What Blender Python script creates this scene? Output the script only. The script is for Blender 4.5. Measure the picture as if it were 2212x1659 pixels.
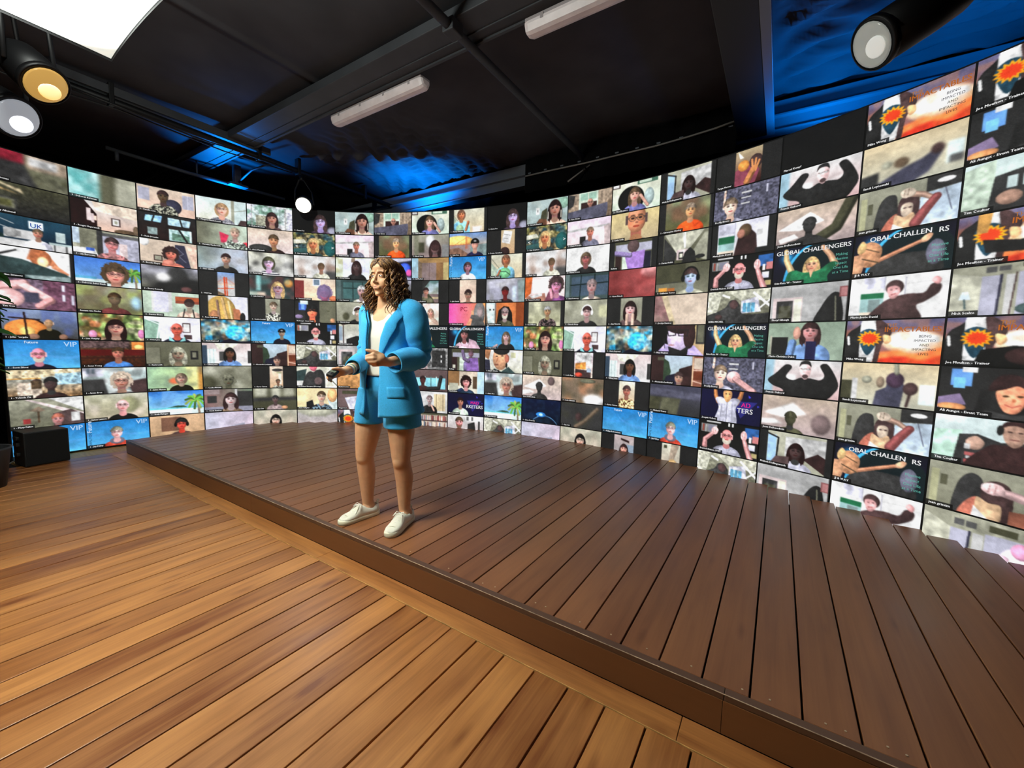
import bpy, bmesh, math, random
import numpy as np
from mathutils import Vector, Matrix, Euler

for _o in list(bpy.data.objects):
    bpy.data.objects.remove(_o, do_unlink=True)
scene = bpy.context.scene
COL = scene.collection

# ---------------------------------------------------------------- camera
CAM_H = 1.3144
cd = bpy.data.cameras.new('camera')
cd.sensor_width = 36.0
cd.lens = 14.541
cd.clip_start = 0.02
cam = bpy.data.objects.new('camera', cd)
COL.objects.link(cam)
cam.location = (0, 0, CAM_H)
cam.rotation_euler = (Matrix.Rotation(math.radians(32.694), 3, 'Z')
                      @ Matrix.Rotation(math.radians(90 - 5.35), 3, 'X')
                      @ Matrix.Rotation(math.radians(1.409), 3, 'Z')).to_euler()
scene.camera = cam

# ---------------------------------------------------------------- world and exposure
w = bpy.data.worlds.new('world')
scene.world = w
w.use_nodes = True
w.node_tree.nodes['Background'].inputs[0].default_value = (0.02, 0.022, 0.03, 1)
w.node_tree.nodes['Background'].inputs[1].default_value = 0.3
vs = scene.view_settings
vs.view_transform = 'Standard'
vs.look = 'None'
vs.exposure = 0.0
vs.gamma = 1.0
vs.use_curve_mapping = False

SOFTBOX_L = 30.0      # radiance of the overhead softbox
SCREEN_L = 0.92       # radiance of a full white pixel of the video wall
BLUE = (0.0, 0.25, 1.0)


def lamp(name, kind, loc, energy, color=(1, 1, 1), target=None, parent=None, **kw):
    ld = bpy.data.lights.new(name, kind)
    ld.energy = energy
    ld.color = color
    for k, v in kw.items():
        setattr(ld, k, v)
    o = bpy.data.objects.new(name, ld)
    COL.objects.link(o)
    o.location = loc
    if target is not None:
        d = Vector(target) - Vector(loc)
        o.rotation_euler = d.to_track_quat('-Z', 'Y').to_euler()
    if parent is not None:
        o.parent = parent
    return o


# ---------------------------------------------------------------- helpers
def srgb(c):
    if isinstance(c, str):
        if len(c) == 3:
            c = [int(x, 16) * 17 / 255 for x in c]
        else:
            c = [int(c[i:i + 2], 16) / 255 for i in (0, 2, 4)]
    return tuple((x / 12.92 if x <= 0.04045 else ((x + 0.055) / 1.055) ** 2.4) for x in c)


def mat(name, col='888', rough=0.6, metal=0.0, emit=None, strength=0.0, bump=None, noise=None, spec=0.5, coat=0.0,
        rand=0.0, sheen=0.0):
    """procedural principled material: base colour, optional noise variation (scale, amount), optional bump (scale, strength)"""
    m = bpy.data.materials.new(name)
    m.use_nodes = True
    nt = m.node_tree
    b = nt.nodes['Principled BSDF']
    c = srgb(col)
    b.inputs['Base Color'].default_value = (*c, 1)
    b.inputs['Roughness'].default_value = rough
    b.inputs['Metallic'].default_value = metal
    b.inputs['Specular IOR Level'].default_value = spec
    b.inputs['Coat Weight'].default_value = coat
    b.inputs['Sheen Weight'].default_value = sheen
    tc = nt.nodes.new('ShaderNodeTexCoord')
    if noise:
        sc, amt = noise[:2]
        mp = nt.nodes.new('ShaderNodeMapping')
        nt.links.new(tc.outputs['Object'], mp.inputs[0])
        if len(noise) > 2:
            mp.inputs['Scale'].default_value = noise[2]
        n = nt.nodes.new('ShaderNodeTexNoise')
        n.inputs['Scale'].default_value = sc
        n.inputs['Detail'].default_value = 5
        nt.links.new(mp.outputs[0], n.inputs['Vector'])
        mr = nt.nodes.new('ShaderNodeMapRange')
        mr.inputs['From Min'].default_value = 0.3
        mr.inputs['From Max'].default_value = 0.7
        mr.inputs['To Min'].default_value = 1 - amt
        mr.inputs['To Max'].default_value = 1 + amt
        nt.links.new(n.outputs[0], mr.inputs[0])
        mx = nt.nodes.new('ShaderNodeMix')
        mx.data_type = 'RGBA'
        mx.blend_type = 'MULTIPLY'
        mx.inputs[0].default_value = 1
        mx.inputs[6].default_value = (*c, 1)
        nt.links.new(mr.outputs[0], mx.inputs[7])
        nt.links.new(mx.outputs[2], b.inputs['Base Color'])
    if bump:
        n = nt.nodes.new('ShaderNodeTexNoise')
        n.inputs['Scale'].default_value = bump[0]
        n.inputs['Detail'].default_value = 3
        nt.links.new(tc.outputs['Object'], n.inputs['Vector'])
        bp = nt.nodes.new('ShaderNodeBump')
        bp.inputs['Strength'].default_value = bump[1]
        bp.inputs['Distance'].default_value = 0.005
        nt.links.new(n.outputs[0], bp.inputs['Height'])
        nt.links.new(bp.outputs[0], b.inputs['Normal'])
    if emit:
        b.inputs['Emission Color'].default_value = (*srgb(emit), 1)
        b.inputs['Emission Strength'].default_value = strength
    return m


def wood(name, c1, c2, rough=0.35, grain=1.0):
    """varnished deck board: tone differs from board to board, streaks run along the board (Y)"""
    m = bpy.data.materials.new(name)
    m.use_nodes = True
    nt = m.node_tree
    N, Lk = nt.nodes, nt.links
    b = N['Principled BSDF']
    tc = N.new('ShaderNodeTexCoord')
    oi = N.new('ShaderNodeObjectInfo')
    ad = N.new('ShaderNodeVectorMath')
    ad.operation = 'ADD'
    cb = N.new('ShaderNodeCombineXYZ')
    ml = N.new('ShaderNodeMath')
    ml.operation = 'MULTIPLY'
    ml.inputs[1].default_value = 37.0
    Lk.new(oi.outputs['Random'], ml.inputs[0])
    Lk.new(ml.outputs[0], cb.inputs[0])
    Lk.new(ml.outputs[0], cb.inputs[1])
    Lk.new(tc.outputs['Object'], ad.inputs[0])
    Lk.new(cb.outputs[0], ad.inputs[1])
    mp = N.new('ShaderNodeMapping')
    mp.inputs['Scale'].default_value = (26, 1.6, 26)
    Lk.new(ad.outputs[0], mp.inputs[0])
    n1 = N.new('ShaderNodeTexNoise')
    n1.inputs['Scale'].default_value = 1.0
    n1.inputs['Detail'].default_value = 6
    n1.inputs['Distortion'].default_value = 0.6
    Lk.new(mp.outputs[0], n1.inputs['Vector'])
    mp2 = N.new('ShaderNodeMapping')
    mp2.inputs['Scale'].default_value = (9, 2.2, 9)
    Lk.new(ad.outputs[0], mp2.inputs[0])
    n2 = N.new('ShaderNodeTexNoise')
    n2.inputs['Scale'].default_value = 1.0
    n2.inputs['Detail'].default_value = 3
    Lk.new(mp2.outputs[0], n2.inputs['Vector'])
    mp3 = N.new('ShaderNodeMapping')
    mp3.inputs['Scale'].default_value = (150, 3.0, 150)
    Lk.new(ad.outputs[0], mp3.inputs[0])
    n3 = N.new('ShaderNodeTexNoise')
    n3.inputs['Scale'].default_value = 1.0
    n3.inputs['Detail'].default_value = 3
    Lk.new(mp3.outputs[0], n3.inputs['Vector'])
    # knots: small dark whorls scattered along the board
    mp4 = N.new('ShaderNodeMapping')
    mp4.inputs['Scale'].default_value = (7, 2.1, 7)
    Lk.new(ad.outputs[0], mp4.inputs[0])
    vo = N.new('ShaderNodeTexVoronoi')
    vo.inputs['Scale'].default_value = 1.0
    Lk.new(mp4.outputs[0], vo.inputs['Vector'])
    kn = N.new('ShaderNodeMapRange')
    kn.inputs['From Min'].default_value = 0.02
    kn.inputs['From Max'].default_value = 0.16
    kn.inputs['To Min'].default_value = -0.45 * grain
    kn.inputs['To Max'].default_value = 0.0
    Lk.new(vo.outputs['Distance'], kn.inputs[0])

    def mad(src, k, prev):
        q = N.new('ShaderNodeMath')
        q.operation = 'MULTIPLY_ADD'
        q.inputs[1].default_value = k
        Lk.new(src, q.inputs[0])
        if isinstance(prev, float):
            q.inputs[2].default_value = prev
        else:
            Lk.new(prev, q.inputs[2])
        return q.outputs[0]
    v_ = mad(oi.outputs['Random'], 0.5, 0.25 - (0.55 + 0.5 + 0.2) * grain)
    v_ = mad(n1.outputs[0], 1.1 * grain, v_)
    v_ = mad(n2.outputs[0], 1.0 * grain, v_)
    v_ = mad(n3.outputs[0], 0.4 * grain, v_)
    v_ = mad(kn.outputs[0], 1.0, v_)
    cl = N.new('ShaderNodeClamp')
    Lk.new(v_, cl.inputs[0])
    a3 = cl
    mx = N.new('ShaderNodeMix')
    mx.data_type = 'RGBA'
    mx.inputs[6].default_value = (*srgb(c1), 1)
    mx.inputs[7].default_value = (*srgb(c2), 1)
    Lk.new(a3.outputs[0], mx.inputs[0])
    Lk.new(mx.outputs[2], b.inputs['Base Color'])
    rr = N.new('ShaderNodeMapRange')
    rr.inputs['To Min'].default_value = rough - 0.08
    rr.inputs['To Max'].default_value = rough + 0.15
    Lk.new(n2.outputs[0], rr.inputs[0])
    Lk.new(rr.outputs[0], b.inputs['Roughness'])
    bp = N.new('ShaderNodeBump')
    bp.inputs['Strength'].default_value = 0.12
    bp.inputs['Distance'].default_value = 0.004
    Lk.new(n1.outputs[0], bp.inputs['Height'])
    Lk.new(bp.outputs[0], b.inputs['Normal'])
    return m


def link(name, me, m=None, parent=None, smooth=False):
    if m is not None and not me.materials:
        me.materials.append(m)
    if smooth:
        me.polygons.foreach_set('use_smooth', [True] * len(me.polygons))
    o = bpy.data.objects.new(name, me)
    COL.objects.link(o)
    if parent is not None:
        o.parent = parent
    return o


def tag(o, label, cat, group=None):
    o['label'] = label
    o['category'] = cat
    if group:
        o['group'] = group
    return o


def struct(o):
    o['kind'] = 'structure'
    return o


def empty(name, loc=(0, 0, 0), rz=0.0):
    o = bpy.data.objects.new(name, None)
    o.empty_display_size = 0.1
    COL.objects.link(o)
    o.location = loc
    o.rotation_euler = (0, 0, rz)
    return o


class MB:
    """collects vertices and faces of one mesh"""

    def __init__(self):
        self.v, self.f = [], []

    def add(self, vs, fs):
        k = len(self.v)
        self.v += [tuple(x) for x in vs]
        self.f += [tuple(i + k for i in f) for f in fs]
        return self

    def box(self, x0, y0, z0, x1, y1, z1, M=None, bev=0.0):
        if bev:
            b = bev
            vs, fs = [], []
            bm = bmesh.new()
            bmesh.ops.create_cube(bm, size=1)
            for v in bm.verts:
                v.co = Vector(((x0 + x1) / 2 + v.co.x * (x1 - x0), (y0 + y1) / 2 + v.co.y * (y1 - y0),
                               (z0 + z1) / 2 + v.co.z * (z1 - z0)))
            bmesh.ops.bevel(bm, geom=bm.edges[:], offset=b, segments=2, affect='EDGES', profile=0.5)
            bm.verts.index_update()
            vs = [v.co.copy() for v in bm.verts]
            fs = [[v.index for v in f.verts] for f in bm.faces]
            bm.free()
        else:
            vs = [Vector(c) for c in ((x0, y0, z0), (x1, y0, z0), (x1, y1, z0), (x0, y1, z0),
                                      (x0, y0, z1), (x1, y0, z1), (x1, y1, z1), (x0, y1, z1))]
            fs = [(0, 3, 2, 1), (4, 5, 6, 7), (0, 1, 5, 4), (1, 2, 6, 5), (2, 3, 7, 6), (3, 0, 4, 7)]
        if M is not None:
            vs = [M @ v for v in vs]
        return self.add(vs, fs)

    def rings(self, R, cap=True, close=True):
        """loft through rings of equal point count"""
        n = len(R[0])
        vs = [p for r in R for p in r]
        fs = []
        for i in range(len(R) - 1):
            for j in range(n if close else n - 1):
                k = (j + 1) % n
                fs.append((i * n + j, i * n + k, (i + 1) * n + k, (i + 1) * n + j))
        if cap and close:
            fs.append(tuple(range(n - 1, -1, -1)))
            fs.append(tuple((len(R) - 1) * n + j for j in range(n)))
        return self.add(vs, fs)

    def tube(self, pts, rad, n=8, cap=True, flat=1.0, up=None):
        pts = [Vector(p) for p in pts]
        rs = rad if hasattr(rad, '__len__') else [rad] * len(pts)
        R = []
        prev = None
        for i, p in enumerate(pts):
            t = (pts[min(i + 1, len(pts) - 1)] - pts[max(i - 1, 0)]).normalized()
            if prev is None:
                a = Vector(up) if up else (Vector((0, 0, 1)) if abs(t.z) < 0.9 else Vector((1, 0, 0)))
            else:
                a = prev
            a = (a - t * a.dot(t)).normalized()
            prev = a
            b = t.cross(a)
            R.append([p + (b * math.cos(q) + a * math.sin(q) * flat) * rs[i]
                      for q in (2 * math.pi * j / n for j in range(n))])
        return self.rings(R, cap)

    def capsule(self, p0, r0, p1, r1, n=24):
        p0, p1 = Vector(p0), Vector(p1)
        t = (p1 - p0).normalized()
        pts, rs = [], []
        for k in range(5):
            q = math.pi / 2 * (1 - k / 4)
            pts.append(p0 - t * r0 * math.sin(q)); rs.append(max(r0 * math.cos(q), 1e-4))
        for k in range(5):
            q = math.pi / 2 * k / 4
            pts.append(p1 + t * r1 * math.sin(q)); rs.append(max(r1 * math.cos(q), 1e-4))
        # straight axis: build rings with a fixed frame
        a = Vector((0, 0, 1)) if abs(t.z) < 0.9 else Vector((1, 0, 0))
        a = (a - t * a.dot(t)).normalized()
        b = t.cross(a)
        R = [[p + (b * math.cos(2 * math.pi * j / n) + a * math.sin(2 * math.pi * j / n)) * r for j in range(n)]
             for p, r in zip(pts, rs)]
        return self.rings(R)

    def ell(self, c, r, M=None, nu=20, nv=12):
        c = Vector(c)
        R = []
        for i in range(1, nv):
            th = math.pi * i / nv
            ring = []
            for j in range(nu):
                ph = 2 * math.pi * j / nu
                p = Vector((r[0] * math.sin(th) * math.cos(ph), r[1] * math.sin(th) * math.sin(ph), -r[2] * math.cos(th)))
                ring.append(c + (M @ p if M is not None else p))
            R.append(ring)
        k = len(self.v)
        self.rings(R, cap=True)
        return self

    def mesh(self, name):
        me = bpy.data.meshes.new(name)
        me.from_pydata([tuple(v) for v in self.v], [], self.f)
        me.update()
        return me

    def build(self, name, m, parent=None, smooth=False):
        return link(name, self.mesh(name), m, parent, smooth)


def remesh(mb, name, m, parent, voxel=0.005, smooth=6):
    me = mb.mesh(name + '_tmp')
    bm = bmesh.new()
    bm.from_mesh(me)
    bmesh.ops.recalc_face_normals(bm, faces=bm.faces[:])
    bm.to_mesh(me)
    bm.free()
    o = bpy.data.objects.new(name + '_tmp', me)
    COL.objects.link(o)
    md = o.modifiers.new('r', 'REMESH')
    md.mode = 'VOXEL'
    md.voxel_size = voxel
    if smooth:
        sm = o.modifiers.new('s', 'SMOOTH')
        sm.iterations = smooth
        sm.factor = 0.5
    dg = bpy.context.evaluated_depsgraph_get()
    out = bpy.data.meshes.new_from_object(o.evaluated_get(dg))
    out.name = name
    out.materials.clear()
    bpy.data.objects.remove(o, do_unlink=True)
    return link(name, out, m, parent, smooth=True)


def copy_tree(o, parent=None):
    c = o.copy()
    COL.objects.link(c)
    c.parent = parent
    for ch in [x for x in bpy.data.objects if x.parent == o]:
        copy_tree(ch, c)
    return c


def vnoise(shape, cells, rng):
    """smooth value noise in [0,1] on an (H,W) grid"""
    H, W = shape
    cy = max(2, int(cells * H / W) + 2)
    cx = int(cells) + 2
    g = rng.random((cy + 1, cx + 1))
    y = np.linspace(0, cy - 1e-3, H); x = np.linspace(0, cx - 1e-3, W)
    iy = y.astype(int); ix = x.astype(int)
    fy = (y - iy)[:, None]; fx = (x - ix)[None]
    fy = fy * fy * (3 - 2 * fy); fx = fx * fx * (3 - 2 * fx)
    a = g[iy][:, ix]; b = g[iy][:, ix + 1]; c = g[iy + 1][:, ix]; d = g[iy + 1][:, ix + 1]
    return a * (1 - fy) * (1 - fx) + b * (1 - fy) * fx + c * fy * (1 - fx) + d * fy * fx

# ================================================================ plan of the video wall (X along the stage edge, Y towards the wall)
WP = [(-6.5059, 0.7257), (-6.5597, 1.2787), (-6.508, 1.8317), (-6.3526, 2.3627), (-6.1011, 2.8511), (-5.7643, 3.2843),
      (-5.357, 3.6542), (-4.9011, 3.9558), (-4.4094, 4.1967), (-3.8872, 4.3865), (-3.3514, 4.5257), (-2.8013, 4.6167),
      (-2.2511, 4.656), (-1.6989, 4.6424), (-1.1544, 4.5752), (-0.6207, 4.4552), (-0.0961, 4.2819), (0.4156, 4.0587),
      (0.8943, 3.7992), (1.351, 3.494)]
NCOL, NROW = 19, 10
ZTOP, ROWH = 3.113, 0.31
_wp = np.array([tuple(2 * np.array(WP[0]) - np.array(WP[1]))] + WP + [tuple(2 * np.array(WP[-1]) - np.array(WP[-2]))])


def wall_xy(c):
    """Catmull-Rom curve through the column seams; c may be an array. returns points and inward normals"""
    c = np.asarray(c, float)
    i = np.clip(np.floor(c).astype(int), 0, NCOL - 1)
    t = (c - i)[..., None]
    p0, p1, p2, p3 = _wp[i], _wp[i + 1], _wp[i + 2], _wp[i + 3]
    p = 0.5 * (2 * p1 + (p2 - p0) * t + (2 * p0 - 5 * p1 + 4 * p2 - p3) * t ** 2 + (3 * p1 - p0 - 3 * p2 + p3) * t ** 3)
    d = 0.5 * ((p2 - p0) + 2 * (2 * p0 - 5 * p1 + 4 * p2 - p3) * t + 3 * (3 * p1 - p0 - 3 * p2 + p3) * t ** 2)
    d = d / np.linalg.norm(d, axis=-1, keepdims=True)
    n = np.stack([d[..., 1], -d[..., 0]], -1)
    return p, n


_ARC = wall_xy(np.linspace(0, NCOL, 381))[0]


def arc_y(x):
    """Y of the wall at X on its far side (right of the sharp left bend)"""
    a = _ARC[80:]
    return float(np.interp(x, a[:, 0], a[:, 1]))


# ================================================================ materials of the room
M_floor = wood('deck_varnished', '7a431f', 'cb8a4e', 0.34)
M_stage = wood('stage_boards', '6c3f24', '9c6640', 0.33, 0.7)
M_fascia = wood('stage_fascia', '6e4426', '7c502e', 0.4, 0.5)
M_trim = wood('stage_trim', '52382a', '614432', 0.4, 0.6)
M_pine = mat('pine_ledge', 'b08a50', 0.6, noise=(6, 0.2, (1, 8, 1)))
M_sub = mat('subfloor', '140d08', 0.9)
M_black = mat('black_drape', '0b0b0c', 0.95, spec=0.1, noise=(3, 0.3))
M_ceil = mat('tent_fabric', '424246', 0.9, spec=0.12, noise=(2.5, 0.15))
M_alu = mat('painted_beam', '3c3e42', 0.55, spec=0.3, noise=(4, 0.15))
M_eave = mat('eave_aluminium', '70757d', 0.4, metal=0.2)
M_blk = mat('black_metal', '101012', 0.5, metal=0.3)
M_blkpl = mat('black_plastic', '0c0c0d', 0.55)

PITCH, PH = 0.1485, -0.002        # board pitch and phase, shared by both decks
GAP = 0.0065
EDGE = 1.504                      # front face of the stage
STAGE_H = 0.146
STAGE_L = -6.11

# ---------------------------------------------------------------- floor deck
fl = struct(MB().box(-8.6, -2.6, -0.16, 3.6, 6.1, -0.032).build('floor', M_sub))


def plank(parent, m, x0, x1, y0, y1, ztop, th=0.026, name='plank'):
    me = MB().box(-(x1 - x0) / 2, -(y1 - y0) / 2, -th, (x1 - x0) / 2, (y1 - y0) / 2, 0, bev=0.0022).mesh(name)
    o = link(name, me, m, parent)
    o.location = ((x0 + x1) / 2, (y0 + y1) / 2, ztop)
    return o


rng = random.Random(4)
k0 = int(math.floor((-7.9 - PH) / PITCH))
for k in range(k0, 14):
    x0 = PH + k * PITCH + GAP / 2
    x1 = x0 + PITCH - GAP
    dz = rng.uniform(-0.0009, 0.0009)
    if x1 > STAGE_L + 0.05:
        plank(fl, M_floor, x0, x1, -1.9, 1.388 - 0.003, dz)
    elif x0 > -6.28:
        plank(fl, M_floor, x0, x1, -1.9, 2.0, dz)
    else:
        plank(fl, M_floor, x0, x1, -1.9, 0.64, dz)
# border boards lying along the stage front
xs = [STAGE_L, -3.9, -2.27, -0.2, 2.0]
for a, b in zip(xs, xs[1:]):
    me = MB().box(-0.0565, -(b - a) / 2 + 0.001, -0.026, 0.0565, (b - a) / 2 - 0.001, 0, bev=0.002).mesh('border_board')
    o = link('border_board', me, M_floor, fl)
    o.rotation_euler = (0, 0, math.pi / 2)
    o.location = ((a + b) / 2, 1.4455, 0.001)
# pale pine ledge under the free left end of the video wall
cc = np.linspace(-0.0, 3.2, 40)
pp, nn = wall_xy(cc)
m = MB()
R = []
for p, n in zip(pp, nn):
    a = p + n * 0.30; b = p - n * 0.06
    R.append([(a[0], a[1], -0.03), (a[0], a[1], -0.004), (b[0], b[1], -0.004), (b[0], b[1], -0.03)])
m.rings(R)
struct(m.build('baseboard_left', M_pine))

# ---------------------------------------------------------------- raised stage
stage = tag(empty('stage', (0, 0, 0)), 'low raised stage of dark stained boards in front of the video wall', 'stage')
stage['kind'] = 'thing'
k = int(math.ceil((STAGE_L - PH) / PITCH))
while True:
    x0 = PH + k * PITCH + GAP / 2
    x1 = x0 + PITCH - GAP
    if x1 > 2.3:
        break
    if x0 < 1.3:
        yend = min(arc_y(x0), arc_y(x1)) - 0.025
    else:
        yend = 3.45 - (x1 - 1.35) * 0.85
    yend -= rng.uniform(0, 0.012)
    plank(stage, M_stage, x0, x1, EDGE + 0.036, yend, STAGE_H + rng.uniform(-0.0008, 0.0008))
    k += 1
x0 = STAGE_L
x1 = PH + math.ceil((STAGE_L - PH) / PITCH) * PITCH - GAP / 2
if x1 - x0 > 0.02:
    plank(stage, M_stage, x0, x1, EDGE + 0.036, arc_y(x1) - 0.05, STAGE_H)
for a, b in ((STAGE_L, -4.1), (-4.1, -2.3), (-2.3, -0.075), (-0.075, 2.25)):
    me = MB().box(-0.0175, -(b - a) / 2 + 0.0007, -0.022, 0.0175, (b - a) / 2 - 0.0007, 0, bev=0.002).mesh('edge_trim')
    o = link('edge_trim', me, M_trim, stage)
    o.rotation_euler = (0, 0, math.pi / 2)
    o.location = ((a + b) / 2, EDGE + 0.0175, STAGE_H + 0.001)
for a, b in ((STAGE_L, -3.3), (-3.3, -0.078), (-0.078, 2.25)):
    me = MB().box(-0.061, -(b - a) / 2 + 0.0006, -0.02, 0.061, (b - a) / 2 - 0.0006, 0, bev=0.001).mesh('fascia_board')
    o = link('fascia_board', me, M_fascia, stage)
    o.rotation_euler = (math.pi / 2, 0, 0)
    o.rotation_euler = Matrix(((0, 1, 0), (0, 0, -1), (-1, 0, 0))).to_euler()
    o.location = ((a + b) / 2, EDGE, 0.0625)
me = MB().box(-0.0, EDGE + 0.02, 0.0, 0.02, 2.8, STAGE_H - 0.027).mesh('side_board')
o = link('side_board', me, M_fascia, stage)
o.location = (STAGE_L, 0, 0.0)
# pale worn line along the front edge of the trim
M_worn = mat('worn_wood', 'b39a80', 0.6, noise=(30, 0.5))
MB().tube([(STAGE_L, EDGE + 0.0015, STAGE_H + 0.0005), (-2.0, EDGE + 0.0015, STAGE_H + 0.0005), (2.25, EDGE + 0.0015, STAGE_H + 0.0005)], 0.0017, 6).build('worn_edge', M_worn, stage)
MB().box(STAGE_L, 1.3862, -0.012, 2.0, 1.3892, 0.0012).build('edge_filler', mat('pale_filler', 'c79a5c', 0.6, noise=(20, 0.4)), fl)
# nail heads along the front of the boards
M_nail = mat('nail_head', 'c9b79a', 0.4, metal=0.5)
nail_me = MB().rings([[(0.0035 * math.cos(t), 0.0035 * math.sin(t), z) for t in (i * math.pi / 4 for i in range(8))] for z in (0, 0.0012)]).mesh('nail')
nail_me.materials.append(M_nail)
for k in range(-12, 5):
    for fx in (0.3, 0.74):
        if rng.random() < 0.55:
            o = link('nail', nail_me, None, stage)
            o.location = (PH + (k + fx) * PITCH + rng.uniform(-0.02, 0.02), EDGE + 0.065 + rng.uniform(-0.008, 0.01), STAGE_H + 0.0008)

# ---------------------------------------------------------------- tent shell
struct(MB().box(-8.7, -2.7, -0.2, -8.6, 6.2, 4.2).build('wall_left', M_black))
struct(MB().box(3.6, -2.7, -0.2, 3.7, 6.2, 4.2).build('wall_right', M_black))
struct(MB().box(-8.7, -2.8, -0.2, 3.7, -2.7, 4.2).build('wall_front', M_black))
# back drape hangs in soft folds behind the screen
m = MB()
nx = 500
R = []
for z in (-0.2, 1.0, 2.0, 3.0, 4.2):
    R.append([(-8.7 + 12.4 * i / nx, 5.55 + 0.05 * math.sin(i * 0.42 + 0.4 * math.sin(i * 0.11)), z) for i in range(nx + 1)])
m.rings(R, cap=False, close=False)
struct(m.build('wall_back', M_black, smooth=True))

# ceiling fabric: sagging, with pleats gathered towards the eave and in the right-hand bay
NX, NY = 420, 310
X = np.linspace(-8.6, 3.6, NX); Y = np.linspace(-2.7, 5.6, NY)
GX, GY = np.meshgrid(X, Y)
rs = np.random.default_rng(3)
big = vnoise(GX.shape, 9, rs) - 0.5
mid = vnoise(GX.shape, 30, rs) - 0.5
warp = vnoise(GX.shape, 16, rs) * 6
Z = 3.76 + 0.05 * big
right = np.clip((GX + 0.2) / 0.1, 0, 1) * np.clip((GY - 2.6) / 0.6, 0, 1)
Z += right * (0.045 * np.sin(GY * 21 + GX * 3.0 + warp * 1.6) * (0.3 + vnoise(GX.shape, 26, rs)) + 0.03 * np.sin(GY * 52 - GX * 6 + warp * 3.2) * vnoise(GX.shape, 34, rs) + 0.016 * np.sin(GY * 95 + GX * 9 + warp * 5) * vnoise(GX.shape, 40, rs))
left = np.clip((-3.0 - GX) / 0.8, 0, 1) * np.clip((GY - 3.0) / 0.5, 0, 1) * np.clip((GX + 5.45) / 0.05, 0, 1)
Z += left * (0.03 * np.sin(GX * 22 + GY * 13 + warp * 1.4) * (0.2 + vnoise(GX.shape, 24, rs)) + 0.022 * np.sin(GX * 51 - GY * 22 + warp * 3) * vnoise(GX.shape, 34, rs) + 0.012 * np.sin(GX * 90 + GY * 40 + warp * 5) * vnoise(GX.shape, 40, rs))
# gathered ruffle, a fold that hangs down along a slanting line
dd = (GY - (3.28 + (GX + 5.25) * 0.62)) 
ruff = np.exp(-(dd / 0.07) ** 2) * np.clip((GX + 5.4) / 0.2, 0, 1) * np.clip((-3.6 - GX) / 0.4, 0, 1)
Z -= ruff * (0.03 + 0.06 * vnoise(GX.shape, 130, rs) + 0.02 * np.sin(GX * 38 + warp * 6))
Z += 0.012 * mid
seam = np.exp(-((GX + 3.9) / 0.03) ** 2) + np.exp(-((GY - 1.0) / 0.03) ** 2)
Z -= 0.02 * seam
me = bpy.data.meshes.new('ceiling')
idx = np.arange(NX * NY).reshape(NY, NX)
F = np.stack([idx[:-1, :-1], idx[1:, :-1], idx[1:, 1:], idx[:-1, 1:]], -1).reshape(-1, 4)
me.from_pydata(np.stack([GX, GY, Z], -1).reshape(-1, 3).tolist(), [], F.tolist())
me.update()
struct(link('ceiling', me, M_ceil, smooth=True))

# ---------------------------------------------------------------- roof frame
def beam(name, x0, y0, z0, x1, y1, z1, label, m=M_alu, bev=0.006, lip=None, lipmat=None):
    e_ = empty(name, ((x0 + x1) / 2, (y0 + y1) / 2, z0))
    tag(e_, label, 'roof beam')
    mb = MB().box(x0 - e_.location.x, y0 - e_.location.y, 0, x1 - e_.location.x, y1 - e_.location.y, z1 - z0, bev=bev)
    mb.build('beam_body', m, e_)
    if lip:
        for l_ in lip:
            MB().box(l_[0] - e_.location.x, l_[1] - e_.location.y, l_[2] - z0, l_[3] - e_.location.x, l_[4] - e_.location.y, l_[5] - z0, bev=0.002).build('flange', lipmat or m, e_)
    return e_


beam('eave_beam', -8.5, 4.86, 3.42, 3.5, 4.98, 3.70, 'long eave beam above the video wall, washed in blue light', M_eave,
     lip=[(-8.5, 4.80, 3.535, 3.5, 4.86, 3.552), (-8.5, 4.835, 3.415, 3.5, 4.88, 3.43)])
beam('roof_purlin', -8.5, 2.42, 3.63, 3.5, 2.70, 3.71, 'wide dark roof purlin running beside the strip lights',
     lip=[(-8.5, 2.69, 3.615, 3.5, 2.715, 3.64), (-8.5, 2.60, 3.622, 3.5, 2.61, 3.632)])
beam('roof_rafter', -0.50, 0.5, 3.40, -0.25, 4.86, 3.66, 'deep rafter with blue-lit side left of the pleated fabric bay', M_blk,  # black body, paler flange: its shaded and lit sides put into the colour
     lip=[(-0.252, 0.5, 3.395, -0.19, 4.86, 3.44)], lipmat=M_eave)
r_ = empty('roof_rafter', (-2.15, 1.6, 3.58))
tag(r_, 'thin round roof pole crossing the dark ceiling between the strip lights', 'roof pole')
MB().tube([(0, -2.5, 0.02), (0, 0, 0), (0, 3.26, 0)], 0.034, 12).build('pole_body', M_alu, r_, True)
MB().box(-0.05, 0.78, -0.045, 0.05, 0.9, 0.045, bev=0.008).build('clamp', M_alu, r_)
r_ = empty('lighting_pipe', (-5.58, 2.0, 3.56))
tag(r_, 'long dark lighting pipe hung under the ceiling on the left', 'pipe')
MB().tube([(0, -3.0, 0), (0, 0, 0), (0, 3.2, 0)], 0.035, 12).build('pipe_body', M_blk, r_, True)
MB().box(-0.06, -3.0, 0.05, 0.04, 0.9, 0.13, bev=0.006).build('rail', M_alu, r_)
for yy in (-0.6, 0.75, 1.25, 2.3):
    MB().box(-0.045, yy, -0.05, 0.045, yy + 0.04, 0.16, bev=0.006).build('clamp', M_blk, r_)
MB().tube([(0.03, -1.0, -0.02), (0.05, -0.4, -0.05), (0.05, 0.1, -0.07), (0.03, 0.5, -0.04), (0.04, 1.2, -0.035)], 0.008, 6).build('cable', M_blkpl, r_, True)
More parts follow.
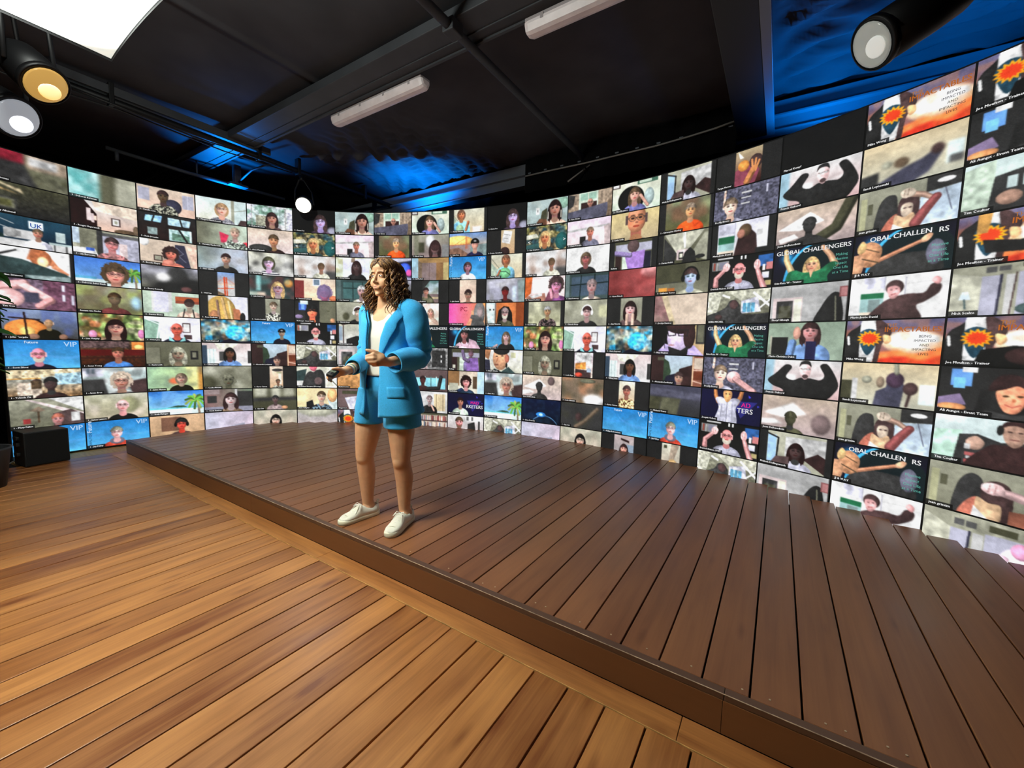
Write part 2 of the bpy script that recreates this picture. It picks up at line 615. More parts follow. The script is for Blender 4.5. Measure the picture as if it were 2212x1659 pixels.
MB().tube([(-0.03, -2.0, -0.04), (-0.03, -1.2, -0.09), (-0.02, -0.5, -0.045), (-0.03, 0.4, -0.075), (-0.02, 1.2, -0.04)], 0.008, 6).build('cable', M_blkpl, r_, True)
r_ = empty('support_pipe', (-6.62, 2.4, 3.44))
tag(r_, 'thin pipe behind the top left of the video wall', 'pipe')
MB().tube([(-0.14, -0.75, 0.05), (0, 0, 0), (0.28, 1.1, -0.05)], 0.022, 10).build('pipe_body', M_alu, r_, True)
MB().tube([(-0.12, -0.66, 0.05), (-0.12, -0.66, -0.07)], 0.02, 8).build('hook', M_alu, r_, True)
MB().tube([(0.0, 0.1, 0.0), (0.0, 0.1, 0.22)], 0.012, 8).build('hanger', M_alu, r_, True)
r_ = empty('corner_bracket', (-6.35, 2.86, 3.40))
tag(r_, 'upright bracket lit blue at the left roof corner', 'bracket')
MB().box(-0.04, -0.04, 0, 0.04, 0.04, 0.24, bev=0.006).build('post', M_alu, r_)
MB().box(-0.06, -0.1, -0.03, 0.06, 0.12, 0.0, bev=0.006).build('foot_plate', M_alu, r_)
MB().tube([(0.05, 0.0, 0.02), (0.3, 0.05, 0.14), (0.65, 0.1, 0.17)], 0.012, 8).build('conduit', M_alu, r_, True)
# cable strung along the eave and a small angled rod
M_cab = mat('grey_cable', '8a8680', 0.5)
tag(MB().tube([(-2.93, 4.765, 3.50), (-2.6, 4.765, 3.50), (-2.1, 4.76, 3.49), (-1.3, 4.765, 3.50), (-0.95, 4.76, 3.515), (-0.7, 4.75, 3.53), (-0.52, 4.76, 3.56)],
              0.010, 6).build('eave_cable', M_cab, smooth=True), 'thin grey cable strung along the dark eave', 'cable')
r_ = empty('angled_rod', (-2.12, 4.72, 3.36))
tag(r_, 'short angled metal rod below the round roof pole', 'rod')
MB().tube([(-0.13, -0.1, -0.1), (0.08, 0.05, 0.1)], 0.009, 8).build('rod_body', M_cab, r_, True)
MB().tube([(0.02, 0.0, 0.035), (0.04, 0.02, 0.06)], 0.02, 8).build('joint', M_blk, r_, True)

# added black cloth keeps the eave beam dark between pole and deep rafter
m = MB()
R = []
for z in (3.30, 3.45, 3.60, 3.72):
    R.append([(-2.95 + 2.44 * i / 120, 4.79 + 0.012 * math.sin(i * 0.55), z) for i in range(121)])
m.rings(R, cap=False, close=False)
o = m.build('eave_dark_cloth', M_black, None, True)
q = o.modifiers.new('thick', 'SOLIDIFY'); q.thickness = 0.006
tag(o, 'added black cloth darkening the eave left of the deep rafter', 'drape')

# ================================================================ pictures shown on the video wall
# every picture is drawn in a 16 x 9 frame (x right, y down) from short drawing orders:
#  g c c  vertical blend | h c c  horizontal blend | r x y x y c  rectangle | e x y rx ry c  ellipse | q c x y ...  polygon
#  l c w x y ...  thick line | n amp cells  mottling | f c amp cells  cloudy tint | B k  blur | k x x  side bars
#  p x y s skin hair shirt flags  head-and-shoulders figure (s = half head height)
PIC = {
 # ---- column 0 and 1
 'redroom': "h 443 665;r 0 0 7 3.4 823;q 333 0 3 7 3 9.5 9 0 9;r 7.5 0 16 4 987;r 8 .5 14 3 bbb;e 15.5 6 1 .8 443;B 3;n .2 8",
 'darkroom': "g 443 222;q b96 0 0 0 2 6 3 0 1.4;q cb9 0 0 6.5 2.6 6 1.4;r .8 4.2 5 7.6 333;r 1.1 4.6 4.6 7.3 665;r 1.6 5 4 6.8 553;B 2;n .2 20",
 'sofa': "g 245 123;r 2 4 9 6.6 bbb;r 3 4.4 5.4 6 888;e 3.4 5.2 1.4 1.4 999;r 7 1 10 3.2 def;r 12.5 3 14.6 6 bcc;q 233 0 5 2 6 2 9 0 9;r 0 7 16 9 ccc;r 11 6.4 16 7 abb;r 12 7 12.4 9 555;r 14.5 7 15 9 555;l bbb .2 0 1 4 2.5;l bbb .2 0 3 3 4;p 8.8 4.4 1.35 a76 654 dde s;r 0 0 0 0 000",
 'cardash': "g eee ddd;l 222 .5 0 3 4 1;q b75 6 3.2 7 0 10 0 13 5;e 9 2.6 2.3 2.6 a64;e 9.4 3.6 1.2 1.6 fda;q c86 12 4 15 6.5 14.5 7 11 5;q 344 0 3 5 3.4 14 6.5 16 8 16 9 0 9;q 899 5 8 15 7.4 15.4 9 7 9;B 1;n .1 12;k 0 15.2",
 'armshelf': "h 545 878;r 9 0 16 9 645;n .3 26;r 13 1 13.6 3 ccd;r 13 4 13.6 6 ccd;r 15 4 15.6 7 ccd;l fbb 2.6 0 3 5 1.6;l fcc 2.2 4.6 1.8 10.4 6;l eaa 2 10.4 6 8 8;e 2 6 3 2.6 ebb;r 5 4 8 7 445;B 1",
 'cross': "g 89b 333;f 56a .5 5;e 5 6 4.5 3 d84;e 5 6.6 1.6 1.4 fc7;q 100 0 8 5 7.6 8 7.6 16 9 0 9;l 211 .45 4.6 1 4.9 8;l 211 .4 1.6 2.6 7.6 3;l 211 .4 7 3 9 4.5;p 9.6 4 1.25 a86 dba 110 bS;e 6.3 8.2 1.2 .9 865;e 12.6 8.2 1 .9 865",
 'vip_redman': "V;p 6.9 4.6 2 d89 eaa 112 bwg",
 'cafe': "g bcc 864;r 0 1.6 7 3 c95;q cb9 0 0 16 0 16 1 7 2.6 0 2.6;r 10 1.4 16 5 9bc;r 2 4 7 9 cba;e 6 4 1.2 1 433;r 4.8 3.4 7 6 543;n .35 22;p 9 4.6 1.9 433 222 322 sSg",
 'lampwoman': "g 998 665;q ccc 0 0 8 0 16 5 16 0;q dcc 4 0 16 5.4 16 7 3 0;q 876 4 3.6 6 2.4 7.4 3.8 6 4.2;r 5.6 4 6.1 7.5 543;r 2.6 6 4.2 7.6 833;q 544 9 5 13 4 16 6 16 9 9 9;r 13 5 15 8 bbb;n .15 16;p 10 7 1.7 b88 a65 655 s",
 'vip_plain': "V",
 'tealblur': "h 7bb 8aa;f cee .8 6;f 499 .5 8;r 7 0 11.2 9 554;q 998 11 0 16 0 16 9 11 9;r 10.9 1.4 16 8 aa9;B 5",
 'bookcase': "g ccc ca9;q dcb 5 0 16 0 16 4 6 3;q 211 0 0 3.2 0 6 4 6 9 0 9;r 3.6 2.4 4.6 6.4 dcc;r 4.6 4 5.4 6.8 cbb;r 5.4 4.6 5.9 6 fcb;r 9.4 4.4 11.6 7 433;r 9.7 4.7 11.3 6.7 ddd;r 10.2 5.2 10.9 6.2 998;f 433 .0 4;e 13 8.6 3 .9 543;e 15.5 7.5 .8 1.6 654",
 'floralwoman': "g bbc 888;r 1.6 .5 6.4 9 766;h 000 000;r 0 0 16 9 998;r 0 0 1.6 5 bcd;r 1.6 0 5.6 9 776;r 5.6 0 7 9 333;r 7 .6 16 1.6 555;r 7 1.6 16 9 aab;r 11 3.4 13 8 cbb;q eee 0 6.4 5 6 6 9 0 9;r 3 6 5 7 46b;p 9.2 4 2.1 c88 433 755 sgt;n .12 24",
 'beachwoman': "g 47c 7ad;r 0 6.8 16 9 cdd;r 0 6.2 5 7 59b;P 14 4 2.6;p 9.6 5 2.9 d98 543 333 cg",
 'greenblur': "g 998 664;f ab6 .7 5;f 654 .5 4;e 14.5 5 1.4 2.4 9bc;B 4;p 9 4 2 654 432 633 sS",
 'horses': "g 9a6 8a6;f a64 .9 6;f dcb .5 9;f 342 .6 7;n .35 14;e 3.2 7 1 1.4 c8a;e 15.3 6.6 .9 1.6 d8b;p 8.8 4.6 2.5 c98 211 222 lg",
 'restaurant': "g 543 310;r 0 0 12 2.4 544;n .4 30;r 12.5 .3 15.8 3 d84;e 14.4 2 1.2 .8 fd8;r 0 3 16 5 511;r 0 5.6 16 6 311;p 9 4.2 1.9 b76 432 47b s",
 'greylady': "g cdd 899;r 0 0 5 3 ccd;r 1 .3 1.8 2 678;r 2.2 .3 3 2 678;f fff .7 4;q 333 0 4 5 4 6 9 0 9;f 333 .4 5;q 433 11 5 16 4 16 9 12 9;B 2;p 9.4 4.8 2.4 b87 ba9 888 cg",
 'beigeman': "g bba dcb;f 886 .5 5;e 11 4 2.6 3 997;B 4;p 9.3 4.2 2 fbb ecc 111 bg",
 'vip_jay': "V;p 7.4 4.4 1.9 ebb 887 b43 sgj",
 # ---- column 2 to 5
 'soldier': "g cba dba;r .4 .8 3.4 5 aab;r 12.4 1.2 15.6 6 aab;l ccd .2 13.9 1.2 13.9 6;e 9.5 6 2.6 2.6 334;p 7 2.8 1.9 543 322 776 sT",
 'roofwin': "g 222 211;q 9cf 2 1 6.5 .6 6 3 1.6 3;l 222 .5 4.4 .4 3.6 3;q acd 8 .8 14.5 1 14 3.4 8 3.4;l 222 .5 11.4 .8 12 3.6;r 2.4 5 5 7.5 788;q bdd 8.2 4.8 14.6 4.6 14.6 8.8 8.2 8.8;q 687 9 6 14 6.6 14 8.6 9 8.6;l 222 .6 11 4.6 13.4 9;n .2 20",
 'chinwoman': "g cba ba9;e 1.2 1 1.4 1.6 eee;r 3.6 5.4 6 7.4 322;r 3.9 5.7 5.7 7.1 998;q 334 9.6 1 12.4 1 14 9 9.6 9;l 667 .3 10 2 12 4 10.6 5 12.6 7;q dba 13 1 16 1 16 9 15 9;p 8.4 4.6 2 c76 322 c76 c;e 7.6 7.6 1.6 1 d87",
 'darkblur': "g aab 554;f 333 .6 4;q 222 2 9 4 6 10 4 16 4 16 9;e 10 3 3 3 333;e 6 4 2 1.6 ddd;B 4;e 12.4 7.8 1.6 1 644;B 2",
 'tankwoman': "g bcb aba;r 2.4 0 8 7 ccc;r 3 0 7 7.4 ccd;r 9 1.4 16 4 843;r 9 1.6 16 3 a53;p 13 4 1.8 cba 322 dba sx;l 333 .4 11.6 6 11 9;l 333 .4 14 6 14.4 9",
 'fritz': "g eef dde;q 8a9 0 1 4 2 4 9 0 9;l eff .35 0 .8 4.6 3;l eff .4 4.6 0 3.2 9;r 10.6 2 13 5.6 433;r 10.9 2.3 12.7 5.3 ddd;r 11 6.4 13.4 8 433;p 9 4.4 2.2 d65 daa 223 bgk",
 'dimblonde': "g 665 554;r 0 2 4 8 776;l 443 .12 0 2 4 2 4 8;r 12.6 3.2 15 6.6 222;r 13.2 3.8 14.4 5.8 776;p 9 4.6 2.4 876 998 443 l",
 'greenroom': "h 9b9 cd9;q dd9 11 0 16 0 16 9 12 9;r 14.6 0 16 9 b84;f 566 .4 6;e 8 5.4 2 1.2 c64;B 3;p 9.6 4.4 1.7 b98 765 110 mg",
 'beach': "g 37c 9cd;f 8be .5 5;r 0 6.2 16 6.9 6bc;r 0 6.8 16 9 dee;q 354 5 6.3 8 5.6 10 5.7 11 6.4;P 13.6 3.6 3.2",
 'redheadset': "g ca8 b97;r 3.2 .8 9 6 754;p 9 3.6 1.9 e54 222 433 sgh",
 'checkwoman': "g cdd ddc;r 11 0 12 9 998;r 12 0 16 9 cdd;l 776 .2 12 4 16 3;p 8 3.8 2.1 eba a86 ddd mgK;q 433 13 9 14 7 16 7 16 9",
 'floralkid': "h 665 cdc;f 776 .3 4;q c35 7 3 10 4 9 7 7.4 7;q c34 13 6.6 16 6 16 9 14 9;p 12 3 1.9 ca9 987 9a9 sT;B 1",
 'boytee': "h 899 ccd;f 9ab .5 5;f 665 .3 4;B 4;p 8.8 4 1.9 a87 322 222 s",
 'bridge_tall': "g 79c fb7;r 0 4.6 16 9 cba;r 0 5 16 9 bbb;l b42 .55 8 2 8.1 9;l b42 .35 8.7 2 8.8 9;l b42 .3 7.8 4 9 4;l b42 .3 7.8 6 9 6;l b42 .25 5 6.4 11 6;l c64 .12 5 4.6 8.3 2 11.4 4.4;q 654 5 7 8 8.4 8 9 5 9;k 5.8 11.3",
 'bighair': "g ccc bbb;r 10 0 16 9 dde;e 6.5 6.5 5 6.5 b95;e 4.4 8 1.6 2.4 a75;l ca7 1 7 1 8.4 9;l 976 .8 5.4 2 6 9;l dc9 .6 9 2 10 9;q b75 10.4 4.6 12.6 5 13.6 9 10.6 9;e 13.6 8 .9 1.8 222;k 2.6 15.4",
 'nebula': "g 245 134;f b74 .9 4;f 29c .9 5;f dc9 .6 7;f 333 .6 6;e 11 5 3.4 3 3ad;f fff .35 12;n .3 18;B 1;q 112 7 8.2 9 7.4 12 8.4 16 8.2 16 9 6 9",
 'whiteroom': "g cbb ddd;q eed 4 0 12 0 9 3 5 2.4;r 0 1 1.6 9 345;r 1.6 2.4 4.4 8 dee;l abb .2 2.4 2.4 2.4 8;l abb .2 3.6 2.4 3.6 8;r 5.4 3.4 8 7 444;r 14.8 3 16 8 333;p 8.8 4 1.9 643 111 68b l",
 'oliveblur': "g 998 776;f ccb .8 4;f 554 .6 5;e 1.5 7 2.6 3 443;B 5;p 8 5.6 2.3 665 776 554 c",
 'mauve': "h 866 676;r 1 2.6 4 5.4 333;r 0 0 5 2 988;r 10.6 1 16 7 333;r 10 0 10.8 7 bbb;r 0 7 16 9 889;p 8.6 4.2 2.4 baa 322 654 l",
 'chairback': "g ccd bbc;h bbc cbc;f aab .3 3;q 8889 0 0 0 0 0 0;q 889 6 6.4 13 4.6 13 9 5 9;q 99a 6 6.4 13 4.6 13 5.2 6.4 7;e 4 8 1 1 ccc;B 1",
 'windowwoman': "h ccd ccc;r 1.6 .8 13 7 bcc;f 687 .9 8;r 3 4 7 8 998;l 888 .3 1.6 0 1.6 8;l 999 .4 13.4 .6 13.4 9;r 14 .8 16 9 ccd;n .25 26;p 8.6 4.8 2.1 b87 322 433 l",
 'tiltkid': "g cba dcc;p 9 4.2 2.2 b86 543 322 s;e 4.4 7.6 4 1.6 333;n .05 20",
 'stripes': "g ccb bbb;f 333 .8 5;f eee .5 6;B 4;p 7 4 2.2 dbd 443 eee mgL",
 'tealhair': "g 333 344;r 2.4 0 4 6 8bb;f 744 .5 4;e 14 2.6 1.6 1.6 c84;r 0 6.6 5.6 8 cba;f 599 .4 5;B 3;p 10 4.8 2.3 b9a ca7 443 lg",
 'patternwoman': "g 998 776;p 8.3 3 1.7 ba9 654 998 sT;k 5.4 10.7",
 'vip_cap': "V;p 11 4.6 1.5 876 222 112 sH",
 'treeview': "g bcd 9aa;r 0 0 4.2 9 322;r 2 .6 4 1.6 554;q 343 4 1 5.6 2 6.4 5 5.6 8 4 9;q 322 9 4 13 2.6 13 9 8 9;r 12.8 0 16 9 854;r 13.4 .5 16 3.8 cba;r 13.4 4.6 16 7 632;r 12.9 0 13.3 9 db9;l dba .3 13.3 4.2 16 4;l dba .3 13.3 7.4 16 8;q 223 5 6.4 8 5.4 9 9 4 9;p 9 6.8 1.7 a87 433 322 s",
 'mirror': "g dcb ca8;e 9 1.6 2 .6 333;r 9.4 3 10.4 7.4 eed;r 8.6 2.4 10.6 3 aa8;p 9.2 6.4 1 865 543 998 sT;k 6.2 11",
 'greyblur': "g 554 443;r .6 0 5 3.4 bba;r 6.6 0 10 3.6 bba;r 11 0 15 3.4 aa9;B 4;q 333 0 4 16 3.6 16 5 0 5.4;B 3;p 8 4.6 1.5 655 333 988 s;e 11.4 8 1.2 .7 b86",
 'lowblackhair': "g bba cba;f dcb .5 4;f 776 .3 5;B 4;p 8 4.2 2 dba 111 333 lg",
 'emma': "g 111 111;e 15 8 2 1.6 889;B 3;p 10.4 4.4 2.4 bad 433 545 lg",
 'forest': "g 774 543;f 222 .9 8;f cb8 .6 9;f 245 .7 7;n .4 20;q ccb 0 3 4 2.6 5 4 0 4.6;q 355 0 6.6 5 6 7 9 0 9;e 14 6 2.4 3 255;p 7.4 4.4 2.1 b75 ca7 344 l",
 'headdown': "g ccc bbb;f 754 .6 4;f eee .5 4;q 444 12 6 16 6 16 9 12 9;B 4;p 10.4 4.4 1.6 a76 543 bba sx",
 'purplehair': "g dcb eca;r 0 1 3.6 9 733;r 7 0 10 3 dde;r 7.4 .4 9.6 2.6 678;p 11.6 6 2.6 a68 768 746 cx;e 15 8 1.6 1.2 c75",
 'ali': "g 222 333;r 1.4 1 4.4 4 46b;r 2 0 5 1.6 cdd;r 2.4 1.4 3.6 3.6 7af;r 9.4 0 16 9 665;l 554 .1 12 0 12 9;l 443 .3 12.4 4 13.4 4.2;e 1.4 6.6 1.6 .8 879;p 6.6 4.4 2.6 f86 222 322 lf;e 14.6 8 1 1 b86",
 'shelves': "g 111 222;r .6 1 5 3.4 999;r .9 1.2 1.4 3.2 c65;r 1.7 1.2 2.1 3.4 eee;r 2.5 1.2 4.6 3 889;r 12.4 .6 16 3.4 36a;f 111 .3 9;r 13.6 3 14.2 4.6 edd;r 14.4 2.6 16 4.4 b77;r 13.6 5 15.2 6.6 dde;r 13.4 7 14 8.6 eee;r 14.4 7.2 15.8 8.4 ba7;r 8 0 8.4 1 eee;r 9 0 9.4 1 eee;r 2 0 6 .5 bbb;p 7.8 3.8 1.9 d88 eaa 99a bwg",
 'attic': "g 998 554;q ccb 0 0 4 0 2 9 0 9;q bba 5 0 16 0 16 3 9 3;q ccd 9 3 13 2 14 6 9 6.4;r 9.4 3.6 12.4 6 6ac;l cdd .15 10.4 3.4 10.4 6.2;l cdd .15 11.4 3.2 11.4 6.2;l fff .6 12 1 16 4.6;l eee .4 13 5.6 16 3;q fff 4 .8 6 1.6 6 2.2 3.8 1.3;Q 333 -.5 7 3 5.6 5 4.4 6 2.8 7.4 2.6 8.6 4 9.4 6.4 13 6.6 16.5 6.6 16.5 10 -.5 10;Q 433 6 3.4 7.2 2.6 8.2 3.8 7.6 5 6.4 4.8;e 3.2 7.2 1 .8 433;n .2 24",
 'blacktee': "g ccb ddd;q 344 0 2 4 1 3 6 0 6;Q c67 5 -.5 8 -.5 7.6 1.4 6.6 2 5.4 1.2;Q 333 2.6 9.6 3.4 4 5.2 2 6.6 2.4 8 1.4 10 1.6 11.2 5 10.8 9.6;Q 655 7 5.4 8.6 4.4 10 5.6 9.4 7.4 7.4 7.4;q eed 11.2 0 16 0 16 9 11.2 9;l 443 .4 12 4 16 8",
 'creamwoman': "h eda dca;q cdd 12 4 16 3 16 9 13 9;e 14 3 2 3 da7;q 222 3.6 6 6 5 7 9 3.6 9;p 9.6 3.6 2.1 dba 543 567 sgT",
 'ceilbeige': "g 999 cbb;e 8 0 8 3 aa9;e 5 3 .5 .3 887;e 11 3 .4 .3 887;B 3",
 # ---- column 6 to 10
 'amanda': "g abb 9aa;r 3.6 2.6 5 5 ddd;r 4.1 3.4 4.5 4.2 777;q 443 6 4 8 3 8 9 5 9;f 998 .2 5;e 14 2 2.6 2 8a9;p 11 3.6 2.6 b87 211 ca9 l;r 8.3 4.4 8.6 7 eed;r 13.3 4.4 13.6 7 eed;q 643 3 9 5 6.6 8 7 8 9",
 'greyman': "g dcd edd;q bbb 0 3 16 2.4 16 3 0 3.8;r 4.8 5.6 7 8 222;q baa 13.6 3 16 2.4 16 9 14 9;p 8.6 4.4 1.6 b76 765 667 s",
 'backlit': "h bb9 cca;r 3 .4 14 8 ddf;r 6.4 0 8 2 876;f eff .5 6;l ccc .3 6 3 6 9;l ccc .3 11 3 11 9;p 8.6 3.6 2 544 322 222 l",
 'greyhair': "g 344 455;r 3 1 14 7.6 466;l 233 .35 3 3.4 14 3.4;l 233 .35 7 1 7 8;l 233 .35 11 1 11 8;r 0 0 2 9 566;p 10.6 4.6 2.2 a88 bbb ccb s",
 'headband': "g aa9 887;f 887 .5 5;e 4 6 1.4 1.6 443;r 13 3 16 7 bba;B 3;p 9 4.2 2 cba 322 222 sgW",
 'sofaroom': "g bba ccc;q 433 1.6 0 2.6 .6 5 0 0 0;r 1 1 2.4 7 9ab;r 2.6 .6 3 8 433;q 222 4 6.4 8 5 16 5 16 9 4 9;q 99b 10 6.4 13 6 13 7.4 10 7.4;k 1 16",
 'dooroom': "g aaa 999;r .8 1.6 7.4 9 cbb;r 1.8 2.6 6.4 9 333;r 2.6 4.6 5.6 8 443;r 7.8 3.4 12 7.6 bbb;f ddd .25 14;q 222 10.6 9 11.4 5 13 3.4 15 4 15 9;r 14.4 1.2 16 3.4 744",
 'peach': "g c96 b85;n .2 14;q 643 12 0 16 0 16 9 13 9",
 'whiteshirt': "h 655 766;r 2 1 10 2.4 443;r 0 5 16 9 655;q ccd 3 4 9 3 12 9 5 9;p 11 3 1.9 a66 322 ccd s;q 222 12 5 16 4 16 9 12 9",
 'impact': "g 557 c52;f 88a .4 5;e 11.4 4.6 5 2.4 fdb;e 11.6 4.2 4 1.9 fff;Q e74 5 7.4 9 6.4 12 7 17 5.6 17 10 5 10;Q b32 6 8.4 10 7.6 13 8.2 17 7 17 10 6 10;B 2;f f94 .22 9;Q 222 -.2 9.4 .2 3.4 2 1.4 3.6 .2 3 4 3.4 9.4;Q ddd 2.8 -.2 5 -.2 5.6 3 5 9.4 3 9.4 2.6 4;Q 245 2.3 3.4 4 1.8 6 3.2 4.2 7.6;Q 433 5.2 -.2 7.4 1.2 8 3 6.6 5 6 9.4 5.2 9.4 5.6 4;l eee .45 .5 3.6 .7 5.2;b 4.3 3.9 2.0;Q eb8 6.6 3.2 7.8 3.4 8 4.6 7 5",
 'impact_man': "impact;q 111 4 9 5 6 9 5.2 16 6 16 9;e 11 7 3 1.6 322",
 'ron': "g 987 876;n .25 20;q 333 0 0 2.6 .6 2 4 0 5;r 4 0 11 5.6 cdc;r 4.6 .4 10.4 2.6 9ba;l ddc .3 7.4 0 7.4 3;r 4.8 3.4 10.6 5.6 322;p 8.2 3.6 1.3 b87 a98 444 bg;q 556 0 6 15 4.4 14 9 0 9;q 765 14.4 4 16 3 16 9 14.6 9",
 'orange': "g 665 553;f ab8 .6 4;f 854 .5 4;B 4;p 9.4 3.2 1.9 da7 987 e52 s;k 2 15",
 'bluescreen': "g bbc 99b;q 223 8 2 16 1 16 8 9 7;e 13 4 2.6 2 46e;e 15 6 1.4 1.4 c59;B 2",
 'thea': "g ccb cdc;r 0 0 2.6 1.2 322;r .2 0 2.2 .9 ccc;r 8.4 0 15 1.2 465;r 9 0 13 .9 bcb;e 12.4 5.4 1.6 2.6 9aa;e 6.4 5.4 4.4 4.2 111;p 7.6 4 2 da9 543 669 l;l da9 1 9.6 4.6 12 8",
 'darkhair': "g 998 877;r 1 0 3 9 776;r 3 3 5.4 7 443;e 8 2.6 2 2.4 ccc;r 13 4 16 9 888;B 2;p 10 5 2.4 866 322 333 lx",
 'closet': "g a85 865;r 0 0 2.8 9 9bc;q 765 2.8 1 4.4 2 4.4 9 2.8 9;r 4.4 2 10.6 9 877;l 655 .12 7.6 2 7.6 9;r 10.6 2 13.6 9 864;r 13.6 2 16 9 ba7;f 543 .2 4",
 'landscape': "g 577 dcb;f cde .6 6;q 333 0 0 8 0 5.4 3 5 6;r 4 5.4 12 9 766;r 4 6.6 12 7.4 ba8;q 443 5 7 7 5 9 7 10 9 5 9;p 6.2 4.4 1.5 b87 322 554 s;k 4.6 11.6",
 'paintwoman': "g eee ded;p 8.3 3.8 1.4 c98 876 cba l;r 5.4 7.6 11.6 9 cba;f b76 .3 9;k 4.8 11.8",
 'global_green': "G;p 7 4.8 1.7 da7 ca7 264 l",
 'kitchen': "g 888 777;r 0 0 7 9 988;r 9 1 15 8 333;n .35 24;r 12.8 3 13.4 4 ccc;r 12.8 5 13.4 6 ccc;e 3 8 3 1 ccc",
 'tealcurtain': "g 655 544;r 2 3.4 15 8 8cd;l bee .4 6 3 6 8;l bee .4 11 3 11.4 8;l 577 .5 8.6 3 8.6 8;p 5 4.4 1.6 533 322 322 sS;l 333 1.6 7 8 12 7.6 13 3",
 'cardigan': "g ccc bbb;r 10 1 15 8 cb9;l 543 .3 11 1 11 8;l 543 .3 14 1 14 8;p 8 3.4 1.6 baa 766 222 sg;l eba .8 9 6 10 8",
 'books': "g ba9 a98;r 0 0 16 .8 554;r 0 3 16 3.5 433;r 0 6.2 16 6.8 433;K",
 'cyanwoman': "g ccb cb9;q aba 0 2 2 3 5 6 5 9 0 9;l 776 .2 1 1.4 5 6;r 9.6 6.6 14 9 dcb;r 10 7 13 9 fee;p 5 2 1.7 b75 754 8ce m;l b75 1.1 8 5 7 8;e 4.4 7.4 1.6 1.6 9b9;k 1.9 14.7",
 'cyanwoman2': "g ccb cb9;q aba 0 2 2 3 5 6 5 9 0 9;l 776 .2 2 1.4 6 6;p 8 2 1.7 b75 754 8ce m;e 7.6 7 2.4 2 7b8;l 354 .3 5.4 6.4 8 6.4 10 8;l b75 .9 4.6 8 5.6 6;k 1.9 14.7",
 'bridge_cap': "g 68b fc8;e 4 3 6 2 fc7;r 0 4.4 16 9 988;q 788 9 5 16 4.4 16 9 9 9;q 865 0 6 4 5.6 8 8 8 9 0 9;l b53 .4 7.2 1.6 7.2 6;l b53 .3 7.9 1.6 7.9 6;l b64 .14 0 5.6 7.4 1.8;l b64 .2 0 4.6 9 4.4;p 11 4.6 1.9 c98 111 224 sHS",
 'vip_jersey': "V;p 8 4 1.7 a78 433 ddd mg",
 'portraitman': "g cba dba;l cba .3 6 2 7 4;p 8.4 5.8 1.9 976 322 544 sg;k 4.7 11.8",
 'pinkpc': "h d5a e95;q c97 10 3 16 1 16 9 9 9;e 13.4 4 2.4 4.6 777;q 555 8 9 10 4.6 14 5 16 9;e 13.6 3.6 1.3 2 988;q d97 7.6 9 9.4 6 10.4 6.4 9.6 9",
 'global_pink': "G;p 7 3.4 2 966 222 dbc l;q cab 9 5 12 6 14 9 9 9",
 'bethany': "g 443 665;r 2 1.6 16 3.4 aab;r 0 3.4 4 9 322;q cdc 5 3.4 9 3.4 8 9 5 9;r 2 6.6 3.2 8 ddc;p 10 1.8 1.5 867 544 87a s;q 86a 8 4 13 3.4 13.6 9 8 9;l 768 1.4 6.4 1 7 4 9 5;k 1.6 13.7",
 'blackcurly': "g cba ddc;r 0 0 5 6 864;r .6 5 4.6 8 aa9;r 11 2 12.8 7 543;r 13 0 16 9 bde;p 8 4.4 2 d99 211 234 cg;l 235 1.4 4 8.6 6 7.6",
 'mad_woman': "M;p 5.6 3.6 1.7 a76 211 bcb s",
 'tvman': "g ccc cbb;r 8 0 14.6 2.4 eee;r 8.4 .4 9.4 2 666;r 10.6 .4 11.4 2 666;q 333 9 3.4 12 2.4 13 9 9 9;r 13.6 2 14.4 9 333;p 5.2 3 2.1 d99 543 322 sB",
 'papers': "g ba8 b97;q ddd 7 .2 10.4 .8 9.4 5.4 6 4.6;l 444 .12 7 1.6 9.6 2.2;l 444 .12 6.8 3 9 3.6;e 7.4 8.4 2 2 322;k 5.8 11.4",
 'redsil': "g aab 99a;q ccd 0 1 12 0 12 2 0 4;q 899 13 1 16 0 16 9 13.6 9;q cde 11 3 12.6 3 12.6 9 11 9;f 554 .3 5;B 3;p 8 5 1.8 722 322 322 sS",
 'chairman': "g 877 654;r 4.4 0 12.6 9 c74;r 12.6 0 16 9 842;q cdd 0 0 3.8 0 3.8 9 1 9;r 1.4 2.4 2.2 3 333;r 3 2.4 3.6 3 333;q 111 4.4 9 5.4 3 7.4 1.4 9.6 1.6 11 4 11.4 9;p 8 4 1.9 a88 877 443 sgw",
 'vip_long': "V;p 8.8 4 1.7 caa 654 222 l;l caa 1 3.4 8.4 5 7.4",
 'angelo': "g ddd ccb;n .1 8;r 11 1 13 3 bb9;r 14 1 16 4 ddc;q a75 0 0 2.6 0 1.6 4 0 3;q 334 0 4 2 4 2.4 8 0 9;e 6.6 3.4 3.2 4.6 c97;e 7 .2 3.4 1.8 222;e 9.4 3.4 .9 1.6 a65;e 5 2.6 .5 .25 322;e 7.4 2.4 .5 .25 322;e 4.9 5.9 1 .3 854;l b75 .4 5.6 3 5 4.6;q 344 3 9 4 7.4 7 8.6 10 6.6 13 9;e 9.2 6 .4 1 222",
 # ---- column 11 to 16
 'purpleshirt': "g edd dcc;q c63 0 0 3 0 2.4 6 0 8;r 3 1 9 6 fff;q a76 1 7 8 6 9 9 0 9;q ccc 2 7 7 6 7 7 3 8;p 12.6 3.4 2.5 c8a 433 747 cg;q 745 8 9 9.6 5.6 12 6 11 9;l d9a 1.2 10.4 5 11 8",
 'patternlady': "g 998 aa8;f eec .5 4;f 443 .5 4;B 3;p 9.4 3.6 1.7 a86 999 433 sT;k 1.7 14.6",
 'jesse': "g cba baa;q fff .4 4.6 7 1.4 10 4 5 5.4;q fff 0 6 3 5.6 5 6.6 0 7.6;n .08 20;e 11.8 2 1.4 1.6 655;B 1;p 7 4.4 1.7 333 333 333 sS",
